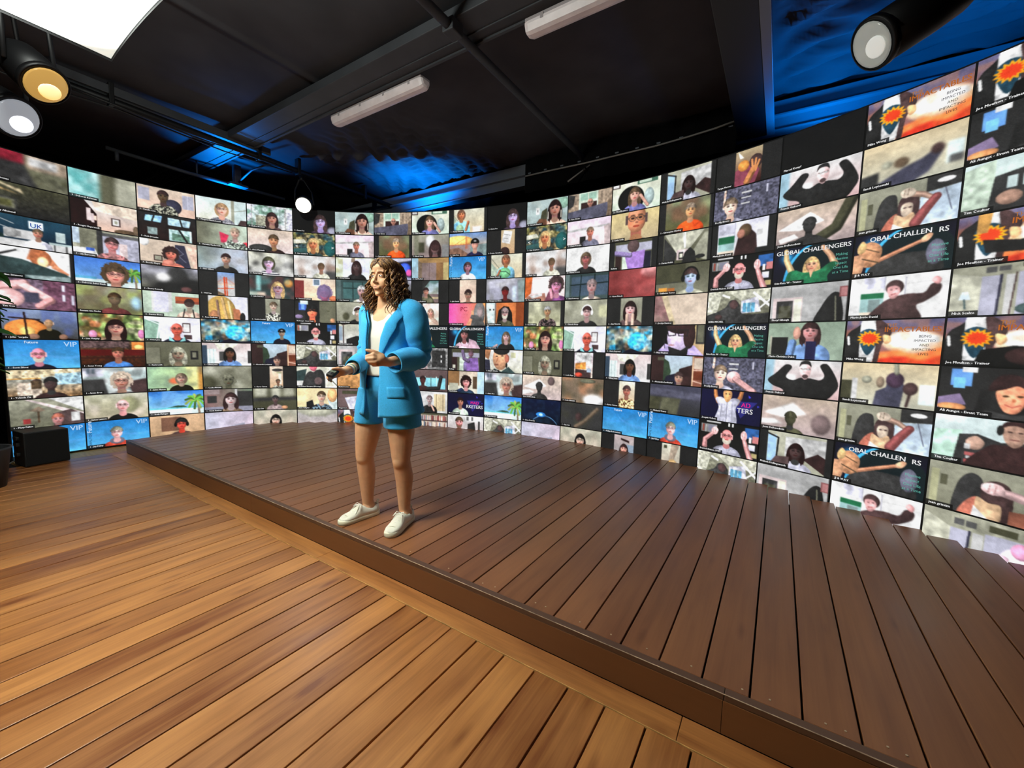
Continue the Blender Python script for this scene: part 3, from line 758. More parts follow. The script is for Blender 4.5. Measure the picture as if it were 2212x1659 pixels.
 'jesse_arm': "g ba9 a99;q fff .4 4.6 7 1.4 10 4 5 5.4;q fff .6 6.8 4 6 5 7 1 7.8;n .08 20;l 443 2.4 8 8.6 12.4 6 15 0;B 1;p 7 4.4 1.7 333 333 333 sS;q 333 0 9 3 7.6 9 7.4 12 9",
 'jesse_hand': "g ba9 a99;q fff .4 4.6 7 1.4 10 4 5 5.4;q fff 0 6.4 3 6 5 7 0 7.6;n .08 20;e 13 6 2 2.4 766;f 877 .2 4;B 2;p 6.6 5.4 1.6 443 443 443 sS",
 'earth': "g 013 012;f 124 .4 5;e 9.4 14 7 8 8cf;e 9.4 14.1 6.9 7.9 124;e 9.4 14.4 6.8 7.7 012;e 8 5.8 2 .9 38d;e 8 5.8 .8 .5 bef;f 345 .3 12",
 'whitewall': "g ddd ddd;p 7.4 4 1.9 a66 654 222 mg;n .03 20",
 'bradwin': "g 344 455;r 2.4 1 16 7.6 456;l 122 .4 2 3.8 16 3.4;l 122 .35 6 .6 5.6 8;l 122 .5 11 .6 11 8;r 0 0 1.6 9 677;p 10 4.6 2.3 a88 877 cba s",
 'headphones': "g aa9 998;f 776 .5 5;r 13 2 16 6 bb9;B 3;p 8.6 4.2 2 caa 322 222 sgW",
 'leslieroom': "g dcd cba;q ccc 5 0 11 0 11 5 5 3;q c84 5 4 9 3.4 9 6 5 6;q 433 5 6 11 6.4 11 9 5 9;r 9.4 5.6 11 7 9ab;e 6.4 8 1.4 .8 b43;n .2 20;k 4.6 11.6",
 'brownblur': "g 765 876;f b86 .8 4;f 443 .6 4;e 12.4 7.6 4 2 eee;B 4;e 10 1 3 .8 665",
 'darkarm': "g 333 333;f 443 .4 5;B 4;l 765 1.4 6 8.6 9 6.6 14 1.6;e 7 5 1.2 1.6 433;B 2",
 'facelady': "g cb8 ba8;p 8.6 2.6 4.2 c86 544 222 bg",
 'bethany2': "g 443 776;r 2 1 16 3.6 aab;r 2 3.6 4 9 322;q cdc 4.4 3.6 8 3.6 7 9 4.4 9;q 223 11 4 14 4 14 9 11 9;e 8 1.8 2 2 544;q 97b 5 4 12 3.4 11.6 9 6.4 9;l 98b 1.6 2 3.6 7 4.6;k 1.6 14.2",
 'redwall': "h 733 a55;e 15 1 4 2 d99;f 622 .4 4;B 3",
 'handwoman': "g 998 887;p 8 3.6 2.2 caa 211 544 l;l dba 1.1 7 5.6 7 9;l dba 1.1 9 5.6 9 9;k 4.6 12",
 'melinda': "g aa9 998;q bbb 6 1 15 .6 15 6 6 6;r 2 1 4 8 9bd;l 222 .4 2 .8 4.4 1.6;l 222 .4 4.4 1.6 4.2 7;q 322 10 6 13 4 15 5 15 9;p 8.4 4.4 1.8 433 211 bbc l;q 544 2.4 9 4 6.4 7 6 7 9;k 1.9 14.6",
 'strip': "g 776 443;q bba 2 0 14 0 9 6 6 6;q cbb 6 5 9.4 5 9.4 8 6 8;l fff .5 8.2 0 8.4 4.4;l eee .2 7.6 0 8.2 4;q 333 2 1 6 6 5.4 9 2 9;q 998 14 1 15 1 15 9 10 7;r 6.6 5.8 8 7.8 222;r 6.9 6.2 7.8 7.4 ccb;q 222 7.6 9 8.4 6 10 4.6 11.4 6 12 9;e 13 7.6 1.4 .6 222;k 1.8 15",
 'bluehead': "g 554 776;r 0 0 9 5.6 443;l 333 .2 0 5.6 7 5.4;r 1 6.8 3.6 8.6 d94;r 3.8 7 6 8.6 a63;p 10.6 4.2 2.4 abd 433 998 sh",
 'ceiling2': "g cba cba;q 866 0 0 2 0 5.4 9 0 9;q cb9 2 0 4 0 7 9 5.4 9;f ba9 .3 4",
 'mary': "g ba7 ca8;r 0 0 6 9 111;r 6 0 10 9 333;r 13.4 0 16 5.6 333;r 13.8 0 15.6 5 665;q bad 1 9 4 5.6 8 6.6 13 6 16 9;e 8 3.6 3.4 4.6 cbd;e 8.6 .2 4.4 2.4 322;e 11.4 3 1.8 4 322;q 222 5 6.4 9 7.6 11.4 6 11 9 5.6 9;l 222 .3 4.6 1.6 7 1.4 7.2 3 5 3.2 4.6 1.6;l 222 .3 8 1.4 11 1.4 10.8 3.2 8.2 3.2 8 1.4;e 6 6 1 .2 a77;l 333 .2 3.6 4 4 7",
 'darkgrey': "g 445 333;q 556 0 1 16 2 16 4 0 3.4;q 443 0 4 4 4 3 9 0 9;q 554 4 4 10 4 9 9 3.4 9;B 2",
 'portraitbeige': "g ccb ba9;q a98 8 0 10.6 0 8.6 6 7 9;r 5.6 .6 6.6 1.6 443;e 8.6 6.6 1.6 1.8 ca7;k 5 10.8",
 'orangeman': "g ddc ca8;p 8.2 3.2 1.7 b76 433 da7 sgT;k 5.5 11",
 'womanlow': "g baa 999;q 322 7 1 10 1.6 10 2.4 7 1.6;r 9 3 11.6 6 89a;p 8.2 4.6 1.5 c98 322 766 l;k 4.6 11.6",
 'handup': "g ba8 311;q ffe 5.4 0 7 2 6 2;q 845 5 5 9 3 11 6 10 9 4.6 9;e 10 3.6 1.6 1.8 433;e 7 4 1.4 1.4 c84;l c85 1.6 8 8.4 9.6 5.4;l c85 .5 9.4 6 9 3;l c85 .5 9.8 5.6 10 3;l c85 .5 10 6 10.8 3.6;k 4.9 11.4",
 'freddy': "h 656 878;r 0 0 6 9 556;l ecb .6 2.8 .4 2.6 5;r 6 0 16 9 556;n .35 34;r 7 1.6 9.6 2 ccc;r 7 3 9.4 3.3 ccc;r 13 1 13.4 3 bbc;r 7 4.4 9.2 4.8 bbb;p 4.4 4.8 2.2 ecb 765 99a s",
 'freddy_fist': "h 656 878;r 0 0 6 9 556;l ecb .6 3 .4 2.8 3;r 6 0 16 9 556;n .35 34;r 7 1.6 9.6 2 ccc;r 7 3 9.4 3.3 ccc;r 13 1 13.4 3 bbc;p 4.8 4.6 2.2 ecb 765 99a s;e 8.4 5.4 1.8 1.6 ebb;l daa 1.8 9 6 13.6 9",
 'mariejosee': "g dde ddd;q ccd 1.8 0 6 .6 6 3 1.8 3;l 99a .15 6 0 6 4;r 1.8 3.6 6 5.4 264;r 1.8 5.4 6 8 9bb;r 1.8 7.4 6 9 dcb;q 322 6 9 7 4 9.6 2 11.4 4 12 9;e 8.6 2.6 1.6 1.7 543;e 7.6 3.4 1 1.2 a76;r 11.6 3 13 4.4 bbb;r 11.4 7.6 14.4 9 222;B 1;k 1.6 14.2",
 'mariejosee_run': "g ddd ddd;q ccd 2.4 0 6 .4 6 2.6 2.4 2.6;l 99a .15 6 0 6 3;l 99a .15 9.4 .6 9.4 4;l bbb .1 9.6 2 15 1.6;l bbb .1 9.6 5 14 4.6;r 2 3.4 6 4.6 264;r 2 4.6 6 7.6 9bb;r 3.4 4.8 5.4 7.4 788;r 2 7.4 6 9 dcb;Q 433 3.4 9.6 5.4 6 7.4 4.6 10 4 12.4 4 13.4 2.4 14.8 2.6 14.6 4.2 12.6 5.8 11.4 6.6 12 9.6;e 7.7 2.5 1.5 1.5 433;Q c99 6.5 2.6 8 2.2 8.7 3.2 8 4.7 7 4.6;l 844 .15 7.2 4 7.9 3.8;e 7.2 3 .2 .1 433;e 8 2.8 .2 .1 433;Q b88 13.4 1.8 14 1 14.8 1.6 14.4 2.6;B .5",
 'derrick': "shelves;a eaa 1.5 1.0 1.8 7.6 1.8 5.6 4.2 3.2;Q ebb 3.5 2.4 4.5 1.5 5.4 2.3 5 3.6 3.9 3.8;a eaa 1.5 1 14.2 9 13 6 12.3 3.8;Q ebb 11.4 2.6 12.2 1.5 13 2.3 12.9 3.8 11.8 4;l b77 .1 4.2 2 4 3.3;l b77 .1 4.7 2 4.6 3.2;l b77 .1 12 2 11.9 3.4;l b77 .1 12.5 2 12.5 3.4",
 'global_arms': "G;a ec9 1.0 1.5 2.6 .7 2.8 3 4.2 6.2;a da8 1 1.4 10.2 .9 11.8 3 12.8 5.2;p 8.2 4.7 1.6 da8 ca7 264 l;Q 264 3.6 9.6 3.2 6.4 4.8 5.6 6.8 6.4 9.6 6.2 12 4.6 13.4 5.2 11.6 7.4 11 9.6;q da8 7.7 6 8.7 6 8.2 7.8",
 'sheryl': "g aaa 999;r .6 3 7 9 cbb;r 1.4 3.8 5 9 333;r 2 5 4.6 8 443;r 5.2 3.4 6.8 9 ddc;r 7 5 11 7.4 aaa;f ccc .2 16;Q 222 9.6 9.6 11 5.4 12.4 3 13.6 2.4 14.6 3.6 15 9.6;l 776 .3 13.5 3.4 13.9 9;r 14.2 1.2 16 3.6 855;r 14.5 1.5 16 3.3 a77;k 0 15.7",
 'denim': "g 898 9a9;r 1 3.6 4.6 8 222;r .6 3.2 1 8.4 aa9;p 9.2 2.2 2 b88 322 79c l;r 8.4 4.6 10.6 9 224;e 6.4 2.6 .8 1.6 c98;l 79c 1.8 5.6 5 5 9",
 'francis': "g ccc caa;r 0 0 2 9 9bc;q ddd 3 3.6 7 3.6 7 6 3 6;l eee .3 9 4.6 14 3.8;B 2;Q 222 .8 5.2 2.6 3.4 4.6 1.2 6 1.8 4.8 4.2 6.4 5 8 4.3 10 4.3 12 4.6 12.8 3.4 11.8 1.2 13.4 .9 15.6 5 15 7.4 12.4 9.6 4.8 9.6 4.4 7.6 2 6.6;Q dbb 7.8 1.2 9.8 1.2 10 3 9.3 4.5 8.5 4.5 7.8 3;Q 222 7.6 1.6 8 .3 9.6 .2 10.1 1.6 9.4 1 8.2 1;e 8.9 3.9 .6 .5 544;l 444 .14 7.9 2.1 9.9 2.1;e 8.4 2.2 .3 .2 aaa;e 9.4 2.2 .3 .2 aaa",
 # ---- column 17 and 18
 'sandi': "g cb9 bba;q 333 0 6 3 5.6 3 9 0 9;e 4.2 4.6 .9 .8 998;r 13.4 3.4 15.8 7.4 dee;r 13.8 6 15.8 7.4 555;q 445 3 8 7 6 10 5 12.4 3.4 13 4.4 11 8 9 9 3 9;e 6.6 4.8 1.2 1 654;e 12 4 1 1 433;B 2",
 'sandi_pan': "g cb9 bba;q 443 0 4 2 4 2 9 0 9;q ddd 2 3.4 3 3.4 3 9 2 9;e 4.6 3.6 .9 .8 998;r 13.4 4 15.8 8 dee;q 445 6 9 6.4 6 8 5 8.4 2.4 10.6 2.4 11 5 10.6 9;e 9.4 3.4 1.5 1.6 434;e 12 5 1.2 1.3 433;l 433 .5 12 6 11.6 8.6;l 998 .8 9.4 0 9.6 2;e 7 4 .7 1.2 876;B 1",
 'jean': "g 998 776;r .4 1.4 1.5 9 aa8;r 1.7 2.8 2.6 5 554;Q 333 3.2 9.4 3.3 5 4.2 2.4 5.6 1.8 6.6 3 6.6 9.4;q 333 11 0 16 0 16 2.4 11 2.8;e 13.8 1.1 1.3 .45 eee;q bcd 10.4 3 16 2.4 16 9 9 9;l 556 .15 13.8 2.6 15 7;Q a65 4.4 9.6 5.4 6.8 7 6 8 9.6;Q 433 7 3.4 8.4 2.4 10 3.4 10.2 6.6 9.6 8.6 7.4 8.6 6.8 6;Q ba9 7.4 4.4 8.4 4 9.2 4.6 9 6.4 8 6.8 7.4 6;e 7.9 5 .3 .12 433;e 8.8 5 .3 .12 433;Q ca8 6.4 6.2 8 6.8 9.4 6.2 9.8 9.6 6.8 9.6;q eee 6.2 7.8 8 9 6 9;a b98 1.2 .9 8.2 2.3 10.6 3 12.6 4.4;a 955 1.5 1.9 12.6 4 11.2 6 9.8 8.4;Q cba 7 1.8 8 1.1 9.2 1.6 9.3 2.7 7.6 3;l 765 .1 7.7 1.4 7.6 2.6;l 765 .1 8.3 1.3 8.2 2.6",
 'jean_face': "g 998 776;r .4 1.6 1.6 9 aa8;r 1.8 2.4 2.8 4.4 554;Q 333 3.8 9.4 4 4.4 5 1.8 6.4 1.2 7.6 3 7.6 9.4;q 333 12.6 0 16 0 16 2.4 12.6 3;Q a65 4.6 9.6 5.6 6.4 7.4 5.4 8.6 9.6;Q 433 7.4 3 9 1.8 10.8 2.6 11.4 6 10.6 9.4 7.8 9.4 7.4 6;Q ca8 6.8 5.4 8.4 6 10 6.2 9.8 9.6 7.2 9.6;q eee 6.6 7 8.6 9 6.4 9;a caa 1.3 1.7 8.8 3.4 11.4 3.8 16 4.8;Q dbb 7.4 2.8 8.6 2.2 10 2.6 10.2 4 8.6 4.4 7.4 3.8;l 966 .1 8.4 2.6 8.2 4;l 966 .1 9.2 2.6 9 4.1;q 854 11 6.6 16 6 16 9 11 9",
 'jj': "G;Q 333 3 9.6 4 6 7 5 12 5 14 6 14 9.6;e 13.4 5.4 1.4 2.4 667;a d97 .9 .7 4.2 5.8 8 4.2 11.4 2.8;Q da8 11 2.6 12 1.7 12.8 1.9 12.2 3 11.2 3.3;Q b86 1.2 2.6 3 1.6 4.8 3 4.6 5.6 3 7 1 6;Q c97 -.4 4.6 1.4 4.2 2 6 1.4 8.4 -.4 8.6;Q ca7 .6 2.6 1.4 1.2 2.2 2.2 1.8 3.6 .8 3.8;l 543 .25 1.6 5 4.6 6.2;l 543 .2 2.2 3 4.4 4",
 'ali_big': "g 222 333;r 1.6 .4 4.4 3.6 69d;r 3 0 5 1 ddd;r 2 2 3.6 4 7bf;q 879 0 6 3 5 4 7 0 8;e 2 7.6 2 .7 d96;r 11.4 0 16 9 554;l 443 .3 12 4 13 4;Q 222 5.6 9.6 5.6 5 6.4 2 8.8 .6 11 1.6 12 4.6 12.2 9.6;Q e97 7.6 4.2 9.6 3 11.2 3.8 11.2 6 10.2 7.8 8.6 7.4;Q 322 6.6 4 7.8 1.4 10.4 1.4 11.7 4 10.2 3 8.4 3.8;e 8.8 4.9 .42 .18 432;e 10.5 4.8 .4 .18 432;l b65 .22 8.8 6.4 9.7 6.8 10.6 6.3;e 9.8 5.6 .25 .35 c75;Q 333 4.6 9.6 6.6 7.8 9.6 8.2 12.4 7.8 13 9.6",
 'tim': "g cdd 9a9;q bcb 0 1 4 0 4 9 0 9;q 333 4 3 16 1 16 9 3.4 9;r 5.6 3.4 8.6 5.4 bcc;r 6.8 3 7.4 5.6 333;e 6 7 1.6 1.2 a87;e 11 6 3 3 433",
 'tim_seen': "g dee abb;q bdc 0 3 4 2.6 3.4 9 0 9;q 333 3.6 3.4 6 3 9 4 16 3 16 9 3 9;Q b98 4.6 4.4 5.8 3.4 7 4.4 6.4 5.8 5 5.8;q ccc 4.4 5 5.2 5 5.2 6 4.4 6;r 4.6 6.6 7 7.2 b66;r 4.8 7.3 6.8 7.8 ccc;r 4.6 7.9 7 8.6 a55;Q 322 5 9.6 7.4 5 9.4 4.4 12 4.2 15 5.4 16.4 9.6;Q a87 9 1.2 10.5 .4 12 1.2 11.8 3.2 10.6 4.6 9.4 3.6;Q 322 8.7 1.4 9.4 .1 11.6 .1 12.3 1.4 11 .8 9.8 .8;e 8.7 1.8 .45 .9 222;e 12.3 1.8 .45 .9 222;e 9.9 1.9 .3 .12 322;e 11.1 1.9 .3 .12 322;l 633 .15 10 3.2 11 3.2;Q b99 13 4.4 14.4 3.2 15.6 4.2 14.6 5.4",
 'joe_arm': "impact;q 222 3.4 4.6 8 5.4 16 4 16 8 9 7.4 4 7;q c95 2.6 0 4.4 0 4 3.4 2.6 3.4",
 'nick': "g 998 998;q bba 0 1 4 2 4 9 0 9;r 4 2 6.4 9 aab;l 334 .35 6.4 2 6.2 9;r 7 2 8 9 bbb;l 433 .2 8.2 1 7.8 9;r 8.4 1 14 9 aab;q 998 4 0 16 0 16 1.2 4 2;r 4.4 .4 5.8 1.4 555;r 6 .4 7.4 1.3 555;r 8.8 .2 11 .9 443;q def 1.6 4.6 2.4 4.6 2.8 6 1.2 6;l 566 .3 2 6 2.2 7.6;e 11 6.4 1.6 2 455;e 10.4 8 2 1 455;e 11 1.6 .7 1.6 cab",
 'nick_low': "g 998 998;q bba 0 1 4 3 4 9 0 9;r 4 3 6.4 9 aab;l 334 .35 6.6 3 6.4 9;r 7 3 8.4 9 bbb;r 8.6 2.4 14 9 aab;q 998 4 0 16 0 16 2 4 3;r 4.4 1 5.8 2.2 555;r 6 1.1 7.4 2.2 555;r 9 .8 12.4 2 443;q def 1.6 6 2.4 6 2.8 7.4 1.2 7.4;e 13 6 2.4 2.4 edf;e 13 4 1.2 1.4 d9b;e 10.8 6 1 .6 dbc",
 'black': "g 111 111",
}
# which picture and caption stand in each cell, column by column from the left, top to bottom
WALL = [
 ['redroom|Lisa Thomas', 'darkroom|Andy Allemand', 'sofa|', 'cardash|Pauline Simmons', 'armshelf|Tim Cox', 'cross|1 - John Gorgulo', 'vip_redman|1 - Scott Silcox', 'cafe|1 - Yolanda Zia', 'lampwoman|1 - Mary Fultze', 'vip_plain|1 - Rand'],
 ['tealblur|3 - Deborah Kirkman', 'bookcase|3 - Raegyn Hagerstedt', 'floralwoman|3 - Lily Bercovitz', 'beachwoman|2 - Deborah Baker-Rush', 'greenblur|Roxana was Racha', 'horses|1 - Lisa Murphy', 'restaurant|1 - Susan Young', 'greylady|1 - Annie Broz', 'beigeman|1 - James Lannon', 'vip_jay|1 - Jay Haley'],
 ['soldier|3 - Camille Cox', 'roofwin|3 - Ruth Drozdet', 'chinwoman|3 - Brooke Meyer', 'darkblur|2 - Sherry Kennedy', 'tankwoman|2 - Kassica Bleane', 'fritz|1 - Fritz Lynn', 'dimblonde|1 - Karin Leith', 'greenroom|1 - Jaime Masten', 'beach|1 - Realy Mahager', 'redheadset|'],
 ['checkwoman|3 - Margaret Bartholomew', 'floralkid|2 - Christina Vanderwalle', 'boytee|3 - Elian Gilbert', 'bridge_tall|2 - Will Tan', 'bighair|2 - Rana Kaulbana', 'nebula|1 - Karin Reyroud', 'whiteroom|1 - Tiffany Jeans', 'oliveblur|1 - Cecilia Altmann', 'mauve|1 - Zelela Ramirez', 'chairback|'],
 ['windowwoman|3 - Andrea Mendoza', 'tiltkid|2 - Alena Warmuth', 'stripes|2 - Andy Habel', 'tealhair|1 - Julie Hatcher', 'patternwoman|2 - Sandra Leadabi', 'vip_cap|1 - Dale Walker', 'treeview|1 - Alessandra Lardizabal', 'mirror|1 - Karen Catona', 'greyblur|1 - Sian Orr', 'lowblackhair|'],
 ['emma|2 - Emma Fox', 'forest|2 - Kari Crawford', 'headdown|2 - Mark Cain', 'purplehair|2 - Tamara Deadman', 'ali|Ali Aungst - Event Team', 'shelves|Derrick Nelson, DVM', 'attic|BERRI MICHEL', 'blacktee|Ole Richard Norgaard (Moorings)', 'creamwoman|Alexa Callaghan', 'ceilbeige|'],
 ['amanda|2 - Amanda Newton', 'greyman|1 - Dawn Petrosko', 'backlit|2 - Chrissy Fantasia', 'greyhair|3 - Paul Cameron', 'headband|2 - Gabriela Nerga', 'sofaroom|Melinda Hollingsworth', 'dooroom|Sheryl Silbaugh', 'peach|Klarika Davidson', 'whiteshirt|Megan Ford', 'impact|'],
 ['ron|2 - Ron Givens', 'orange|2 - Christopher Huntley', 'bluescreen|2 - Neil Vance', 'darkblur|2 - Linda Collis', 'pinkpc|1 - Brittney Kennedy', 'vip_plain|1 - Kay', 'attic|BERRI MICHEL', 'kitchen|Nick Scalzo', 'cafe|1 - Yolanda Zia', 'books|'],
 ['thea|2 - Thea Bleamore', 'darkhair|2 - Nicole Susca', 'closet|2 - Gail MacFaul', 'landscape|2 - Duncan Pedersen', 'paintwoman|', 'global_green|Erin-Kate W - Trainer', 'kitchen|Nick Scalzo', 'tealcurtain|Jesse D', 'cardigan|Maria - Trainer', 'books|'],
 ['cyanwoman|1 - Tammy Durryan', 'bridge_cap|2 - Tyler Shea', 'vip_jersey|2 - Kathel Nexus', 'portraitman|1 - Jake Patrick', 'pinkpc|1 - Brittney Kennedy', 'global_pink|Marie Renaur', 'bethany|Bethany', 'blackcurly|Tina Erickson', 'mad_woman|Florencia Subiela', 'tvman|'],
 ['emma|2 - Emma Fox', 'papers|2 - Denise Carruthers', 'cyanwoman2|1 - Tammy Durryan', 'redsil|1 - Nadege von Ahnen', 'chairman|2 - Jonathan Brinkman', 'vip_long|1 - Amy Lorenz', 'angelo|1 - Angelo Salvador', 'greylady|1 - Annie Broz', 'beach|1 - Realy Mahager', 'attic|'],
 ['amanda|2 - Amanda Newton', 'forest|2 - Kari Crawford', 'headdown|2 - Mark Cain', 'purpleshirt|2 - Tamara Deadman', 'patternlady|2 - Sue Wilburn', 'horses|1 - Lisa Murphy', 'dimblonde|1 - Karin Leith', 'jesse|Jesse DeBenedictis', 'earth|1 - Grace Kennedy', 'chairback|'],
 ['ron|2 - Ron Givens', 'greyman|1 - Dawn Petrosko', 'whitewall|2 - Hanna Fortuna', 'bradwin|1 - Brad Pomeroy', 'headphones|2 - Gabriela Nerga', 'fritz|1 - Fritz Lynn', 'leslieroom|1 - Leslie Kaye', 'brownblur|1 - Leslie Altmann', 'darkarm|1 - Sian Orr', 'lowblackhair|'],
 ['thea|2 - Thea Bleamore', 'facelady|2 - Linda Collis', 'bethany2|Bethany', 'redwall|1 - Grant Meisels', 'handwoman|2 - Sian Victoria', 'nebula|1 - Karin Reyroud', 'whiteroom|1 - Tiffany Jeans', 'orangeman|1 - Karen Catona', 'vip_plain|1 - Philipp Radomshone', 'womanlow|'],
 ['melinda|Melinda Hollingsworth', 'orange|1 - Christopher Huntley', 'strip|1 - Darina Kulish', 'bluehead|1 - Guillermo Torres', 'ceiling2|1 - Jocelyn Ramirez', 'mary|1 - Mary Bingham', 'treeview|1 - Alessandra Lardizabal', 'darkgrey|1 - Michaela Vranes', 'vip_jay|1 - Jay Haley', 'portraitbeige|'],
 ['handup|Tanya Mercer', 'freddy|Freddy Borras', 'mariejosee|Marie-Josée David', 'derrick|Derrick Nelson, DVM', 'attic|BERRI MICHEL', 'global_arms|Erin-Kate W - Trainer', 'freddy_fist|Freddy Borras', 'mad_man|Joaquin Ochoa', 'derrick|Derrick Nelson, DVM', 'attic|'],
 ['black|Marcel Kempf', 'francis|Francis Guibord', 'jesse_arm|Jesse DeBenedictis', 'global_arms|Erin-Kate W - Trainer', 'sheryl|Sheryl Silbaugh', 'denim|Marie-Christine Dubé', 'francis|Francis Guibord', 'jesse_hand|Jesse DeBenedictis', 'melinda|Melinda Hollingsworth', 'sheryl|'],
 ['impact|Mike Wong', 'sandi|Sandi Loytomaki', 'jean|jean grissim', 'jj|JJ & YULY', 'mariejosee_run|Marie-Josée David', 'impact|Mike Wong', 'sandi_pan|Sandi Loytomaki', 'jean|jean grissim', 'jj|JJ & YULY', 'mariejosee_run|'],
 ['impact_man|Joe Moulton - Trainer', 'ali_big|Ali Aungst - Event Team', 'tim|Tim Coulter', 'joe_arm|Joe Moulton - Trainer', 'nick|Nick Scalzo', 'impact_man|Joe Moulton - Trainer', 'ali_big|Ali Aungst - Event Team', 'tim_seen|Tim Coulter', 'jean_face|jean grissim', 'nick_low|'],
]
PIC['mad_man'] = "M;a c85 1 1.2 3.8 -.2 4 1.6 4.8 3.4;a c85 1 1.2 11 -.2 10.6 1.6 9.8 3.4;Q bbc 4.2 9.6 5 5 4 2.6 5.6 2 7.2 2.8 9 2 10.6 2.6 9.6 5 9.8 9.6;Q c96 6.2 .2 8.2 .2 8.3 2 7.2 3.4 6.2 2;e 6.8 1 .25 .12 322;e 7.7 1 .25 .12 322;l 667 .12 7.2 3.4 7.2 9;l 99a .2 5.8 4 5.6 9;l 99a .2 8.6 4 8.8 9"
# lettering inside pictures: text, x, y of baseline, size, colour, align, turned
VIPL = [('VIP', 14.0, 2.0, 2.2, 'bdf', 'C', 0)]
OWN = [('OWN YOUR', 1.15, 8.6, 1.0, '123', 'L', 1), ('Future', 1.2, 3.6, 1.5, 'def', 'L', 1)]
OWNT = [('OWN YOUR', 1.0, .95, .6, '235', 'L', 0), ('Future', 4.0, 1.05, 1.1, 'def', 'L', 0)]
GLOB = [('GLOBAL CHALLENGERS', 8, 1.55, 1.42, 'eee', 'C', 0), ('Making', 14, 3.4, .8, '6ba', 'C', 0), ('Massive', 14, 4.4, .8, '6ba', 'C', 0),
        ('Impact', 14, 5.4, .8, '6ba', 'C', 0), ('One Life', 14, 6.4, .8, '6ba', 'C', 0), ('at a Time', 14, 7.4, .8, '6ba', 'C', 0)]
MADL = [('MAD', 12, 4.2, 1.7, 'e28', 'C', 0), ('RKETERS', 11.9, 5.9, 1.9, 'eee', 'C', 0)]
IMPL = [('THE', 7.0, 1.4, 1.0, 'b72', 'L', 0), ('IMPACTABLES', 11.2, 2.5, 1.45, 'b62', 'C', 0), ('BEING', 13.4, 3.7, .7, '223', 'C', 0),
        ('IMPACTED', 13.4, 4.6, .7, '223', 'C', 0), ('AND', 13.4, 5.5, .7, '223', 'C', 0), ('IMPACTING', 13.4, 6.4, .7, '223', 'C', 0), ('LIVES', 13.4, 7.3, .7, '223', 'C', 0)]
LETTER = {'vip_redman': VIPL + OWNT, 'vip_plain': VIPL + OWNT, 'vip_jay': VIPL + OWN, 'vip_cap': VIPL + OWNT, 'vip_jersey': VIPL + OWN,
          'vip_long': VIPL + OWN, 'global_green': GLOB, 'global_pink': GLOB, 'global_arms': GLOB, 'jj': [('OBAL CHALLEN', 7.6, 1.55, 1.4, 'eee', 'C', 0), ('RS', 14.3, 1.75, 1.4, 'eee', 'C', 0)] + GLOB[2:], 'mad_woman': MADL, 'mad_man': [('AD', 12.2, 4.2, 1.7, 'e28', 'C', 0), ('TERS', 12.0, 5.9, 1.9, 'eee', 'C', 0)],
          'impact': IMPL, 'impact_man': IMPL[:2], 'joe_arm': IMPL[:2], 'pinkpc': [('PC', 6.6, 3.2, 2.6, 'a24', 'C', 0)], 'sofa': [('UK', 8.5, 2.8, 1.9, '35a', 'C', 0)],
          'forest': [('<', .6, 6.2, 1.8, 'fff', 'L', 0), ('>', 14.6, 6.2, 1.8, 'fff', 'L', 0)], 'shelves': [('YEAST', 7.8, 8.2, 1.4, 'dde', 'C', 0)],
          'derrick': [('DALLAS', 8, 8.2, 1.2, 'dde', 'C', 0)]}


